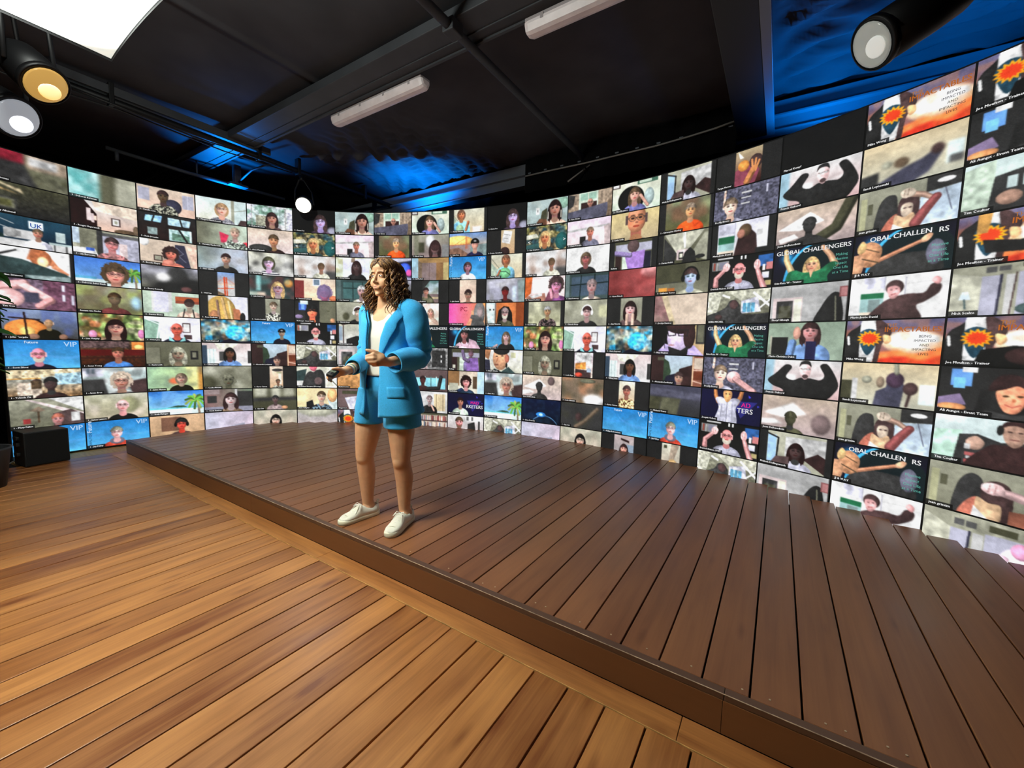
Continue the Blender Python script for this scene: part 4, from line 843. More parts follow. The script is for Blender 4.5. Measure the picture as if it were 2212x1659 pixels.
def paint(key, W, H):
    S = 2
    rng = np.random.default_rng(sum(ord(c) * (i + 3) for i, c in enumerate(key)))
    h, w_ = H * S, W * S
    A = np.zeros((h, w_, 3))
    x = (np.arange(w_) + .5) / w_ * 16
    y = (np.arange(h) + .5) / h * 9
    x, y = np.meshgrid(x, y)

    def C(c):
        return np.array([int(q, 16) / 15 for q in c[:3]])

    def put(m, c, a=1.0):
        m = (m.astype(float) * a)[..., None]
        A[:] = A * (1 - m) + C(c) * m

    def poly(pts):
        ins = np.zeros(x.shape, bool)
        n = len(pts)
        for i in range(n):
            (x0, y0), (x1, y1) = pts[i], pts[(i + 1) % n]
            if y0 == y1:
                continue
            ins ^= ((y0 > y) != (y1 > y)) & (x < (x1 - x0) * (y - y0) / (y1 - y0) + x0)
        return ins

    def line(pts, wd):
        m = np.zeros(x.shape, bool)
        for (x0, y0), (x1, y1) in zip(pts, pts[1:]):
            L2 = (x1 - x0) ** 2 + (y1 - y0) ** 2 + 1e-9
            t = np.clip(((x - x0) * (x1 - x0) + (y - y0) * (y1 - y0)) / L2, 0, 1)
            m |= (x - x0 - t * (x1 - x0)) ** 2 + (y - y0 - t * (y1 - y0)) ** 2 < (wd / 2) ** 2
        return m

    def E(cx, cy, rx, ry):
        return ((x - cx) / rx) ** 2 + ((y - cy) / ry) ** 2 < 1

    def blur(k):
        B = A
        r = max(1, int(k * W / 64))
        for _ in range(1 if k < 1 else 2):
            for ax in (0, 1):
                P = np.pad(B, [(r, r) if a == ax else (0, 0) for a in range(3)], mode='edge')
                c = np.cumsum(P, axis=ax)
                z = np.zeros_like(np.take(c, [0], axis=ax))
                c = np.concatenate([z, c], axis=ax)
                n = B.shape[ax]
                hi = np.take(c, np.arange(2 * r + 1, 2 * r + 1 + n), axis=ax)
                lo = np.take(c, np.arange(0, n), axis=ax)
                B = (hi - lo) / (2 * r + 1)
        A[:] = B

    def shade(m, cx, cy, rx, ry, k=.34, lx=-.5):
        r2 = np.clip(((x - cx) / rx) ** 2 + ((y - cy) / ry) ** 2, 0, 1.5)
        f = 1.14 - k * r2 + .2 * lx * (x - cx) / rx - .1 * (y - cy) / ry
        A[m] = np.clip(A[m] * f[m][:, None], 0, 1)

    def grain(m, k, cells, sy=1):
        nz = vnoise(x.shape, cells, rng)
        nz = .6 * nz + .4 * vnoise(x.shape, cells * 2.3, rng)
        A[m] = np.clip(A[m] * (1 + k * (nz[m] - .5))[:, None], 0, 1)

    def person(cx, cy, s, skin, hair, shirt, fl):
        lx = 1 if rng.random() < .5 else -1
        sk, hr, sh = C(skin), C(hair), C(shirt)
        hx = lambda v: ''.join('%x' % int(round(min(1, max(0, q)) * 15)) for q in v)
        if 'l' in fl:
            hm = E(cx, cy + .7 * s, 1.12 * s, 1.9 * s) & (y > cy - 1.2 * s)
            put(hm, hair); grain(hm, .9, 26)
        if 'm' in fl:
            put(E(cx, cy + .15 * s, 1.08 * s, 1.3 * s), hair)
        if 'c' in fl:
            nz = vnoise(x.shape, 40, rng) - .5
            put((((x - cx) / (1.22 * s)) ** 2 + ((y - cy + .1 * s) / (1.35 * s)) ** 2) < 1 + nz * .5, hair)
        body = (np.abs((x - cx) / (2.15 * s)) ** 2.3 + np.abs((y - cy - 3.2 * s) / (1.75 * s)) ** 2.3 < 1) | ((np.abs(x - cx) < 2.15 * s) & (y > cy + 3.2 * s))
        put(body, shirt)
        shade(body, cx, cy + 2.6 * s, 2.4 * s, 2.4 * s, .4, lx)
        grain(body, .7, 90 / (4 * s))
        if 'T' in fl:
            nz = vnoise(x.shape, 46, rng)
            put(body & (nz > .56), hx(np.clip(sh * .35, 0, 1)))
            put(body & (nz < .4), hx(np.clip(sh * 1.4 + .1, 0, 1)))
        if 'L' in fl:
            put(body & (np.mod(y * 1.1, 1.0) < .5), '223')
        if 'K' in fl:
            put(body & ((np.mod(x + y, .8) < .4) ^ (np.mod(x - y, .8) < .4)), '223')
        if 't' in fl:
            put(body & (vnoise(x.shape, 30, rng) > .55), hx(sk))
        if 'k' in fl:
            put(poly([(cx - s, cy + 1.2 * s), (cx - .2 * s, cy + 2.2 * s), (cx - 1.1 * s, cy + 1.9 * s)]) | poly([(cx + s, cy + 1.2 * s), (cx + .2 * s, cy + 2.2 * s), (cx + 1.1 * s, cy + 1.9 * s)]), '8cc')
        if 'j' in fl:
            put(E(cx, cy + 1.5 * s, 1.0 * s, .6 * s), '667')
        put((np.abs(x - cx) < .42 * s) & (y > cy + .4 * s) & (y < cy + 1.55 * s), hx(sk * .8))
        put(E(cx, cy + 1.5 * s, .5 * s, .4 * s), hx(sk * .85))
        if 'l' in fl:
            hm = E(cx, cy + .55 * s, 1.08 * s, 1.75 * s) & (np.abs(x - cx) > .62 * s - .12 * s * np.sin((y - cy) / s * 2.2)) & (y > cy - .5 * s)
            put(hm, hair); grain(hm, .8, 28)
        face = E(cx, cy, .76 * s, 1.0 * s)
        put(face, skin)
        shade(face, cx, cy, .8 * s, 1.05 * s, .38, lx)
        put(E(cx - lx * .1 * s, cy - .5 * s, .35 * s, .25 * s), hx(np.clip(sk * 1.12, 0, 1)), .35)
        for d in (-.3, .3):
            put(E(cx + d * s, cy - .1 * s, .24 * s, .17 * s), hx(sk * .72), .55)
            put(E(cx + d * 1.25 * s, cy + .28 * s, .2 * s, .17 * s), hx(np.clip(sk * np.array([1.08, .92, .9]), 0, 1)), .4)
        put(E(cx + .02 * s, cy + .1 * s, .09 * s, .22 * s), hx(np.clip(sk * 1.1, 0, 1)), .4)
        if 'b' not in fl:
            top = -.45 if 'f' not in fl else -.15
            sh_ = .18 * s * lx
            hm = E(cx, cy - .12 * s, .88 * s, 1.02 * s) & (y < cy + top * s + .35 * np.abs(x - cx - sh_) + .12 * (x - cx) * lx)
            put(hm, hair)
            shade(hm, cx, cy - .5 * s, .9 * s, .8 * s, .5, lx); grain(hm, .8, 30)
        else:
            put(face & E(cx - .2 * s, cy - .6 * s, .4 * s, .3 * s), hx(np.clip(sk * 1.2 + .05, 0, 1)), .6)
            put((np.abs(np.abs(x - cx) - .78 * s) < .09 * s) & (np.abs(y - cy) < .35 * s), hair)
        if 'w' in fl:
            put(E(cx, cy + .62 * s, .62 * s, .6 * s) & ~E(cx, cy + .1 * s, .5 * s, .42 * s), 'ccb' if 'w' in fl else '322', .85)
        if 'B' in fl:
            put(E(cx, cy + .62 * s, .6 * s, .55 * s) & ~E(cx, cy + .1 * s, .5 * s, .42 * s), hair, .7)
        if 'x' in fl:
            put(E(cx, cy - .2 * s, .85 * s, .8 * s), hair, .85)
        elif 'S' not in fl:
            for d in (-.3, .3):
                put(E(cx + d * s, cy - .08 * s, .15 * s, .075 * s), hx(sk * .25))
                put(E(cx + d * s, cy - .3 * s, .2 * s, .06 * s), hx(sk * .5), .8)
            put(E(cx + .03 * s, cy + .25 * s, .14 * s, .08 * s), hx(sk * .65), .8)
            put(E(cx, cy + .52 * s, .27 * s, .085 * s), hx(sk * np.array([.75, .45, .45])))
        if 'g' in fl:
            for d in (-.32, .32):
                put(E(cx + d * s, cy - .06 * s, .30 * s, .22 * s) & ~E(cx + d * s, cy - .06 * s, .245 * s, .17 * s), '333', .75)
            put(((np.abs(x - cx) < .08 * s) | ((np.abs(x - cx) > .6 * s) & (np.abs(x - cx) < .75 * s))) & (np.abs(y - cy + .1 * s) < .04 * s), '333', .75)
        if 'H' in fl:
            put(E(cx, cy - .4 * s, .95 * s, .85 * s) & (y < cy - .2 * s), '111')
            put(E(cx, cy - .7 * s, .3 * s, .2 * s), '999')
        if 'h' in fl or 'W' in fl:
            hc = '111' if 'h' in fl else 'eee'
            put(E(cx, cy - .15 * s, 1.02 * s, 1.15 * s) & ~E(cx, cy - .1 * s, .9 * s, .98 * s) & (y < cy), hc)
            for d in (-.92, .92):
                put(E(cx + d * s, cy + .1 * s, .24 * s, .42 * s), hc)

    def run(spec):
        for o in spec.split(';'):
            t = o.split()
            if not t:
                continue
            k = t[0]
            if k in PIC:
                run(PIC[k]); continue
            if k == 'g':
                v = (y / 9)[..., None]; A[:] = C(t[1]) * (1 - v) + C(t[2]) * v
            elif k == 'h':
                v = (x / 16)[..., None]; A[:] = C(t[1]) * (1 - v) + C(t[2]) * v
            elif k == 'r':
                a = list(map(float, t[1:5])); put((x > a[0]) & (x < a[2]) & (y > a[1]) & (y < a[3]), t[5])
            elif k == 'e':
                a = list(map(float, t[1:5])); m = E(*a); put(m, t[5])
                if a[2] > .5 and a[3] > .5:
                    shade(m, *a, .3, -.6); grain(m, .3, 24)
            elif k == 'q':
                a = list(map(float, t[2:])); m = poly(list(zip(a[::2], a[1::2]))); put(m, t[1]); grain(m, .45, 12)
            elif k == 'Q':
                a = list(map(float, t[2:])); P0 = list(zip(a[::2], a[1::2])); n0 = len(P0); pts = []
                for i in range(n0):
                    q0, q1, q2, q3 = P0[i - 1], P0[i], P0[(i + 1) % n0], P0[(i + 2) % n0]
                    for u in (0, .2, .4, .6, .8):
                        pts.append(tuple(.5 * (2 * q1[c] + (q2[c] - q0[c]) * u + (2 * q0[c] - 5 * q1[c] + 4 * q2[c] - q3[c]) * u * u + (3 * q1[c] - q0[c] - 3 * q2[c] + q3[c]) * u ** 3) for c in (0, 1)))
                m = poly(pts); put(m, t[1])
                xs, ys = [q[0] for q in pts], [q[1] for q in pts]
                shade(m, (min(xs) + max(xs)) / 2, (min(ys) + max(ys)) / 2, (max(xs) - min(xs)) * .62 + .05, (max(ys) - min(ys)) * .62 + .05, .3, -.6); grain(m, .5, 20)
            elif k == 'a':
                a = list(map(float, t[4:])); P0 = list(zip(a[::2], a[1::2])); w0, w1 = float(t[2]), float(t[3])
                m = np.zeros(x.shape, bool); hi = np.zeros(x.shape)
                N0 = 16 * (len(P0) - 1)
                for i in range(N0 + 1):
                    g = i / N0 * (len(P0) - 1); j = min(int(g), len(P0) - 2); u = g - j
                    cx, cy = P0[j][0] * (1 - u) + P0[j + 1][0] * u, P0[j][1] * (1 - u) + P0[j + 1][1] * u
                    r = (w0 + (w1 - w0) * i / N0) / 2
                    d2 = ((x - cx) ** 2 + (y - cy) ** 2) / r ** 2
                    m |= d2 < 1
                    hi = np.maximum(hi, np.exp(-((x - cx + .25 * r) ** 2 + (y - cy + .3 * r) ** 2) / (.5 * r) ** 2))
                put(m, t[1]); A[m] = np.clip(A[m] * (.72 + .4 * hi[m])[:, None], 0, 1); grain(m, .3, 24)
            elif k == 'l':
                a = list(map(float, t[3:])); pts = list(zip(a[::2], a[1::2])); wd = float(t[2])
                m = line(pts, wd); put(m, t[1])
                if wd > .7:
                    m2 = m & ~line([(px - .12 * wd, py - .15 * wd) for px, py in pts], wd * .75)
                    A[m2] *= .72
                    A[m & ~line([(px - .2 * wd, py - .26 * wd) for px, py in pts], wd * .8)] *= .85
                    grain(m, .35, 24)
            elif k == 'n':
                nz = vnoise(x.shape, float(t[2]), rng) + .5 * vnoise(x.shape, 2 * float(t[2]), rng)
                A[:] = np.clip(A * (1 + (nz - .75)[..., None] * 2 * float(t[1])), 0, 1)
            elif k == 'f':
                nz = vnoise(x.shape, float(t[3]), rng)
                put(np.clip((nz - .45) * 4, 0, 1), t[1], float(t[2]))
            elif k == 'B':
                blur(float(t[1]))
            elif k == 'k':
                a, b = float(t[1]), float(t[2]); put((x < a) | (x > b), '222')
            elif k == 'p':
                a = list(map(float, t[1:4])); person(*a, t[4], t[5], t[6], t[7] if len(t) > 7 else '')
            elif k == 'V':
                v = np.clip(y / 9 + .05 * np.sin(x * .7), 0, 1)[..., None]
                A[:] = C('27b') * (1 - v) + C('5ad') * v
                put(E(3, 1, 9, 4) & ~E(3, .4, 9.4, 4), '48c', .5)
                put(E(13, 1, 8, 5) & ~E(13, .2, 8.4, 5), '6ae', .35)
            elif k == 'G':
                A[:] = C('112')
                put(np.exp(-((x - 3.0) ** 2 + (y - 2.4) ** 2) / 1.6), '3bf', .9)
                put(E(9.5, 9, 7.2, 9.5) & ~E(10.2, 9.2, 7.2, 9.6) & (x < 8), '4ad')
                put(E(10.2, 9.2, 7.2, 9.6), '122', .8)
            elif k == 'M':
                A[:] = C('113')
                put(poly([(8.4, 2.8), (15, 2.6), (11, 7.4)]), '338', .8)
                put(poly([(12.6, .8), (13.4, 1.4), (12.8, 1.7)]) | poly([(15, 3.4), (15.6, 3.6), (15, 4)]), '44c')
            elif k == 'P':
                cx, cy, s = map(float, t[1:4])
                put(line([(cx + .3 * s, 9), (cx + .2 * s, cy)], .22 * s), '876')
                for q in range(11):
                    an = q * 2 * math.pi / 11
                    ex, ey = cx + s * math.cos(an), cy + s * .85 * math.sin(an) + .25 * s
                    put(line([(cx, cy), ((cx + ex) / 2, (cy + ey) / 2 - .2 * s), (ex, ey)], .24 * s), ('463', '6a4', '9a5')[q % 3])
            elif k == 'b':
                cx, cy, s = map(float, t[1:4])
                for sc, c in ((1.0, 'fa2'), (.72, 'e42')):
                    pts = [(cx + s * sc * (1 if q % 2 else .68) * 1.15 * math.cos(q * math.pi / 14), cy + s * sc * (1 if q % 2 else .68) * .9 * math.sin(q * math.pi / 14)) for q in range(28)]
                    put(poly(pts), c)
            elif k == 'K':
                cols = ['cba', '844', '567', 'dcb', '988', '655', 'bbc', 'a76']
                for yy0, yy1 in ((.8, 3), (3.5, 6.2), (6.8, 9)):
                    xx = 0.0
                    while xx < 16:
                        wd = .2 + .35 * rng.random()
                        put((x > xx) & (x < xx + wd * .85) & (y > yy0 + .5 * rng.random()) & (y < yy1), cols[int(rng.random() * 8)])
                        xx += wd

    run(PIC[key])
    A[:] = A * (.90 + .22 * vnoise(x.shape, 4, rng))[..., None]
    A[:] = A * (.94 + .12 * vnoise(x.shape, 26, rng))[..., None]
    blur(0.1)
    A[:] = (A - .4) * 1.16 + .44
    A[:] = np.clip(A + (rng.random((h, w_, 1)) - .5) * .09, 0, 1)
    return A.reshape(H, S, W, S, 3).mean((1, 3))


_pcache = {}


def picture(key, W, H):
    if (key, W) not in _pcache:
        _pcache[(key, W)] = paint(key, W, H)
    return _pcache[(key, W)].copy()

# ================================================================ the video wall itself
def screen_mat(name, strength):
    m = bpy.data.materials.new(name)
    m.use_nodes = True
    nt = m.node_tree
    b = nt.nodes['Principled BSDF']
    b.inputs['Base Color'].default_value = (0.004, 0.004, 0.005, 1)
    b.inputs['Roughness'].default_value = 0.6
    at = nt.nodes.new('ShaderNodeAttribute')
    at.attribute_name = 'pixel'
    nt.links.new(at.outputs['Color'], b.inputs['Emission Color'])
    b.inputs['Emission Strength'].default_value = strength
    m.cycles.emission_sampling = 'NONE'
    return m


M_px = screen_mat('video_pixels', SCREEN_L)
M_led = mat('led_cabinet', '08080a', 0.6)
wall = tag(empty('curved_led_screen', (-2.25, 4.6, 0)), 'tall curved video wall showing rows of video-call pictures behind the stage', 'video wall')
wall['kind'] = 'thing'
WO = np.array([-2.25, 4.6, 0.0])


def wpt(c, z, off):
    """points on the wall surface, local to the wall's empty"""
    p, n = wall_xy(c)
    q = p + n * np.asarray(off)[..., None]
    return np.concatenate([q, np.broadcast_to(np.asarray(z, float), q.shape[:-1])[..., None]], -1) - WO


# cabinet behind the pictures
cc = np.linspace(0, NCOL, NCOL * 6 + 1)
R = []
for c in cc:
    f0, f1 = 0.0, -0.09
    zt, zb = ZTOP + 0.006, ZTOP - NROW * ROWH - 0.006
    R.append([tuple(wpt(np.array(c), z, np.array(o))) for z, o in ((zb, f0), (zt, f0), (zt, f1), (zb, f1))])
MB().rings(R).build('cabinet', M_led, wall)

# captions and lettering: flat text turned into thin meshes that follow the curve
jobs = []      # (text, size, align)
tdata = {}


def text_key(txt, size, align):
    return (txt, size, align)


need = set()
for col in WALL:
    for cell in col:
        key, cap = cell.split('|')
        if cap:
            need.add(text_key(cap, 0.66, 'L'))
        for (t, x, y, s, c, al, rot) in LETTER.get(key, []):
            need.add(text_key(t, s, al))
tmp = {}
for k in sorted(need):
    cu = bpy.data.curves.new('t', 'FONT')
    cu.body = k[0]
    cu.size = k[1]
    cu.align_x = {'L': 'LEFT', 'C': 'CENTER'}[k[2]]
    cu.resolution_u = 1 if k[1] < 0.7 else 3
    cu.fill_mode = 'FRONT'
    o = bpy.data.objects.new('t', cu)
    COL.objects.link(o)
    tmp[k] = o
bpy.context.view_layer.update()
dg = bpy.context.evaluated_depsgraph_get()
for k, o in tmp.items():
    me = bpy.data.meshes.new_from_object(o.evaluated_get(dg))
    n = len(me.vertices)
    v = np.zeros(n * 3)
    me.vertices.foreach_get('co', v)
    tdata[k] = (v.reshape(-1, 3)[:, :2].copy(), [tuple(p.vertices) for p in me.polygons])
    bpy.data.meshes.remove(me)
for o in tmp.values():
    cu = o.data
    bpy.data.objects.remove(o, do_unlink=True)
    bpy.data.curves.remove(cu)

PADX, PADY = 0.011, 0.018       # dark seam around each picture, as a share of the cell


def tile_map(ci, ri, tx, ty, off):
    u = PADX + (1 - 2 * PADX) * tx / 16.0
    v = PADY + (1 - 2 * PADY) * ty / 9.0
    return wpt(ci + u, ZTOP - (ri + v) * ROWH, np.full(np.shape(tx), off))


_lm = {}


def ink(c):
    if c not in _lm:
        _lm[c] = mat('screen_ink_' + c, '000', 0.6, emit=c, strength=SCREEN_L)
        _lm[c].cycles.emission_sampling = 'NONE'
    return _lm[c]


tri = 0
for ci, col in enumerate(WALL):
    for ri, cell in enumerate(col):
        key, cap = cell.split('|')
        W, H = (112, 63) if ci >= 15 else ((88, 50) if ci in (0, 1, 2, 13, 14) else (80, 45))
        im = picture(key, W, H)
        ty_, tx_ = np.meshgrid((np.arange(H) + .5) / H * 9, (np.arange(W) + .5) / W * 16, indexing='ij')
        if cap:     # caption box
            wd = tdata[text_key(cap, 0.66, 'L')][0][:, 0].max()
            m_ = ((tx_ < wd + .95) & (ty_ > 8.0))[..., None]
            im = np.where(m_, im * .25, im)
        lin = np.where(im <= 0.04045, im / 12.92, ((im + 0.055) / 1.055) ** 2.4)
        gx = np.linspace(0, 16, W); gy = np.linspace(0, 9, H)
        GX2, GY2 = np.meshgrid(gx, gy)
        V = tile_map(ci, ri, GX2, GY2, 0.003).reshape(-1, 3)
        # thin return edge so that the picture module has depth
        idx = np.arange(W * H).reshape(H, W)
        F = np.stack([idx[:-1, :-1], idx[1:, :-1], idx[1:, 1:], idx[:-1, 1:]], -1).reshape(-1, 4)
        me = bpy.data.meshes.new('video_tile')
        me.vertices.add(W * H)
        me.vertices.foreach_set('co', V.astype(np.float32).ravel())
        nf = len(F)
        me.loops.add(nf * 4)
        me.loops.foreach_set('vertex_index', F.astype(np.int32).ravel())
        me.polygons.add(nf)
        me.polygons.foreach_set('loop_start', np.arange(0, nf * 4, 4, dtype=np.int32))
        me.polygons.foreach_set('loop_total', np.full(nf, 4, dtype=np.int32))
        me.update(calc_edges=True)
        a = me.color_attributes.new('pixel', 'FLOAT_COLOR', 'POINT')
        a.data.foreach_set('color', np.concatenate([lin.reshape(-1, 3), np.ones((W * H, 1))], 1).astype(np.float32).ravel())
        tile = link('video_tile', me, M_px, wall)
        tri += nf * 2
        if cap:
            v, f = tdata[text_key(cap, 0.66, 'L')]
            mb = MB()
            for dx in (0.0, 0.045):      # struck twice for a bold face
                mb.add([tuple(p) for p in tile_map(ci, ri, v[:, 0] + .45 + dx, 8.72 - v[:, 1], 0.006)], f)
            mb.build('name_caption', ink('eee'), tile)
        for (t, x, y, s, c, al, rot) in LETTER.get(key, []):
            v, f = tdata[text_key(t, s, al)]
            mb = MB()
            for dx in ((0.0, 0.06) if s > 1.0 else (0.0,)):
                if rot:
                    tx, ty = x - v[:, 1] + dx, y - v[:, 0]
                else:
                    tx, ty = x + v[:, 0] + dx, y - v[:, 1]
                mb.add([tuple(p) for p in tile_map(ci, ri, tx, ty, 0.005)], f)
            mb.build('screen_lettering', ink(c), tile)

# ================================================================ lamps and fittings
M_diff = mat('softbox_diffuser', 'ffffff', 0.8, emit='f8fff4', strength=SOFTBOX_L)
# the cloth is brightest in front of the bulb and falls off towards the seams
_nt = M_diff.node_tree
_tc = _nt.nodes.new('ShaderNodeTexCoord')
_vm = _nt.nodes.new('ShaderNodeVectorMath'); _vm.operation = 'LENGTH'
_nt.links.new(_tc.outputs['Object'], _vm.inputs[0])
_mr = _nt.nodes.new('ShaderNodeMapRange'); _mr.interpolation_type = 'SMOOTHSTEP'
_mr.inputs['From Min'].default_value = 0.08; _mr.inputs['From Max'].default_value = 0.60
_mr.inputs['To Min'].default_value = SOFTBOX_L * 2.5; _mr.inputs['To Max'].default_value = 0.75
_nt.links.new(_vm.outputs['Value'], _mr.inputs[0])
_nt.links.new(_mr.outputs[0], _nt.nodes['Principled BSDF'].inputs['Emission Strength'])
M_sbk = mat('softbox_fabric', '17171a', 0.85)
# overhead softbox: white diffuser facing down, black tapering shell above
sb = empty('softbox_lamp', (-2.375, 0.265, 2.66))
tag(sb, 'big square softbox with glowing white diffuser hanging at top left', 'softbox')
hs = 0.47
n = 24
m = MB()
grid = []
for j in range(n + 1):
    row = []
    for i in range(n + 1):
        u, v = -1 + 2 * i / n, -1 + 2 * j / n
        # edges pull in between the corners, face bellies slightly
        x = u * hs * (1 - 0.03 * (1 - v * v))
        y = v * hs * (1 - 0.03 * (1 - u * u))
        z = -0.035 * (1 - u * u) * (1 - v * v)
        row.append((x, y, z))
    grid.append(row)
m.rings(grid, cap=False, close=False)
m.build('diffuser', M_diff, sb, True)
rim = [grid[0][i] for i in range(n)] + [grid[j][n] for j in range(n)] + [grid[n][n - i] for i in range(n)] + [grid[n - j][0] for j in range(n)]
R = [[(x * s, y * s, z0 * (1 if k == 0 else 0) + zz) for (x, y, z0) in rim] for k, (s, zz) in enumerate(((1.005, -0.012), (1.012, 0.03), (0.75, 0.22), (0.35, 0.36), (0.2, 0.40)))]
m = MB().rings(R, cap=False)
m.build('shell', M_sbk, sb, True)
MB().tube([(0, 0, 0.37), (0, 0, 0.62)], 0.075, 16).build('lamp_head', M_blk, sb, True)
lamp('softbox_spill', 'POINT', (-2.375, 0.265, 3.36), 170, (0.95, 1.0, 0.92), shadow_soft_size=0.08)
MB().tube([(0, 0, 0.6), (0, 0, 1.12)], 0.018, 10).build('hanger', M_blk, sb, True)
for sx, sy in ((1, 1), (1, -1), (-1, 1), (-1, -1)):
    MB().tube([(0.05 * sx, 0.05 * sy, 0.4), (hs * 0.98 * sx, hs * 0.98 * sy, 0.02)], 0.006, 6).build('rod', M_blk, sb, True)


def par_can(loc, target, rad, length, lens_emit, strength, label, hang, spot=0, spotcol=(1, 1, 1), dim=None, lens_col='999990'):
    """parabolic stage can: barrel, rim, inset lens, yoke with two arms, hook clamp"""
    loc = Vector(loc)
    e_ = empty('stage_can', loc)
    tag(e_, label, 'stage light')
    d = (Vector(target) - loc).normalized()
    q = d.to_track_quat('Z', 'Y').to_matrix()

    def T(p):
        return q @ Vector(p)
    ns = 28

    def ring(r, z):
        return [T((r * math.cos(2 * math.pi * i / ns), r * math.sin(2 * math.pi * i / ns), z)) for i in range(ns)]
    MB().rings([ring(rad * 0.93, -0.012), ring(rad * 0.95, 0.012), ring(rad * 1.03, 0.012), ring(rad * 1.03, -length * 0.45), ring(rad * 0.96, -length * 0.7), ring(rad * 0.6, -length * 0.95), ring(rad * 0.35, -length)]).build('barrel', M_blk, e_, True)
    MB().rings([ring(rad * 1.03, 0.014), ring(rad * 1.08, 0.014), ring(rad * 1.08, -0.014), ring(rad * 1.03, -0.014)], cap=False).build('rim', M_blk, e_, True)
    ml = mat('lens_glass', lens_col, 0.15, emit=lens_emit, strength=strength)
    lens = MB()
    rr = []
    for k in range(9):
        r = rad * 0.92 * (1 - k / 8.0) + 1e-4
        rr.append(ring(r, 0.016 + 0.012 * math.cos(math.pi / 2 * r / rad)))
    lens.rings(rr)
    lo = lens.build('lens', ml, e_, True)
    if dim is not None:         # lamp spot seen through the glass: bulb brighter off-centre
        mb2 = mat('lamp_bulb', 'ffffff', 0.3, emit=lens_emit, strength=strength * dim)
        c = T((rad * 0.2, -rad * 0.2, 0.027))
        MB().ell(c, (rad * 0.5, rad * 0.42, 0.006), q).build('bulb_glow', mb2, e_, True)
    hang = Vector(hang) - loc
    side = q @ Vector((1, 0, 0))
    if abs(side.z) > 0.6:
        side = q @ Vector((0, 1, 0))
    for sg in (-1, 1):
        a = side * sg * rad * 1.12 - d * length * 0.35
        MB().tube([a, a * 0.9 + hang * 0.5 * 0.9, hang * 0.86 + side * sg * rad * 0.3, hang * 0.88], 0.012, 8, flat=0.6).build('yoke_arm', M_blk, e_, True)
    MB().tube([hang * 0.86, hang], 0.02, 10).build('hook_clamp', M_blk, e_, True)
    if spot:
        lamp('stage_can_beam', 'SPOT', loc + d * 0.06, spot, spotcol, target, spot_size=math.radians(42), spot_blend=0.7, shadow_soft_size=rad * 0.8)
    return e_


par_can((-3.62, 0.64, 2.73), (-1.9, 1.45, 1.0), 0.105, 0.30, 'ffc86a', 0.42, 'stage can with warm yellow lens below the softbox', (-3.72, 0.62, 3.5), 50, (1, 0.72, 0.42), dim=2.6, lens_col='8a6a3a')
par_can((-4.18, 0.60, 2.68), (-2.1, 1.65, 1.3), 0.12, 0.30, 'eef4ff', 0.30, 'stage can with bright white lens at the left edge', (-4.25, 0.6, 3.5), 50, (0.95, 1, 1), dim=4.0, lens_col='707478')
par_can((-5.42, 3.24, 3.09), (-2.5, 0.9, 1.4), 0.10, 0.26, 'fffff0', 3.0, 'stage can with round glowing lens hanging over the left of the video wall', (-5.56, 3.3, 3.50), 45, (1, 1, 0.95))
par_can((0.27, 2.62, 2.75), (-0.53, 2.20, 2.15), 0.105, 0.52, 'd8dcd4', 0.25, 'black tube-shaped stage can with pale lens at the upper right', (0.47, 2.72, 3.6), 0, dim=2.0)

# strip lights, switched off, on the purlin
M_strip = mat('strip_cover', 'efe4e6', 0.45, noise=(8, 0.1))
M_stripb = mat('strip_base', 'a79ea0', 0.5)


def strip_light(x0, x1, y, z, label):
    e_ = empty('strip_light', ((x0 + x1) / 2, y, z))
    tag(e_, label, 'strip light', 'strip lights under the purlin')
    L = (x1 - x0) / 2
    prof = [(-0.062, 0.0), (-0.062, -0.018), (-0.045, -0.058), (-0.02, -0.068), (0.02, -0.068), (0.045, -0.058), (0.062, -0.018), (0.062, 0.0)]
    R = []
    for k, (xx, s) in enumerate(((-L, 0.6), (-L + 0.008, 0.86), (-L + 0.035, 1.0), (L - 0.035, 1.0), (L - 0.008, 0.86), (L, 0.6))):
        R.append([(xx, a * s, b * s) for a, b in prof])
    MB().rings(R).build('cover', M_strip, e_)
    MB().box(-L + 0.01, -0.058, 0.0, L - 0.01, 0.058, 0.028, bev=0.005).build('base_tray', M_stripb, e_)
    for i in range(4):
        xx = -L + 0.15 + i * (2 * L - 0.3) / 3
        for sy in (-1, 1):
            MB().box(xx - 0.012, 0.058 * sy - 0.006, -0.02, xx + 0.012, 0.058 * sy + 0.006, 0.015).build('clip', M_stripb, e_)


strip_light(-4.06, -2.76, 2.79, 3.60, 'unlit strip light in the middle of the dark ceiling')
strip_light(-1.70, -0.40, 2.74, 3.60, 'unlit strip light cut off by the top of the picture')

# blue uplights standing behind the top of the wall
M_bl = mat('blue_lens', '103060', 0.3, emit='2070ff', strength=4.0)


def uplight(loc, target, energy, label, size=80):
    e_ = empty('blue_uplight', loc)
    tag(e_, label, 'uplight', 'blue uplights behind the wall')
    d = (Vector(target) - Vector(loc)).normalized()
    q = d.to_track_quat('Z', 'Y').to_matrix()
    MB().box(-0.1, -0.06, -0.1, 0.1, 0.06, 0.0, q.to_4x4(), bev=0.01).build('housing', M_blk, e_)
    MB().box(-0.085, -0.045, 0.0, 0.085, 0.045, 0.006, q.to_4x4()).build('lens', M_bl, e_)
    MB().tube([(0, 0, -0.05), (0, 0, -0.3)], 0.012, 8).build('stem', M_blk, e_, True)
    lamp('blue_uplight_beam', 'SPOT', Vector(loc) + d * 0.03, energy, BLUE, target, spot_size=math.radians(size), spot_blend=0.6, shadow_soft_size=0.06)


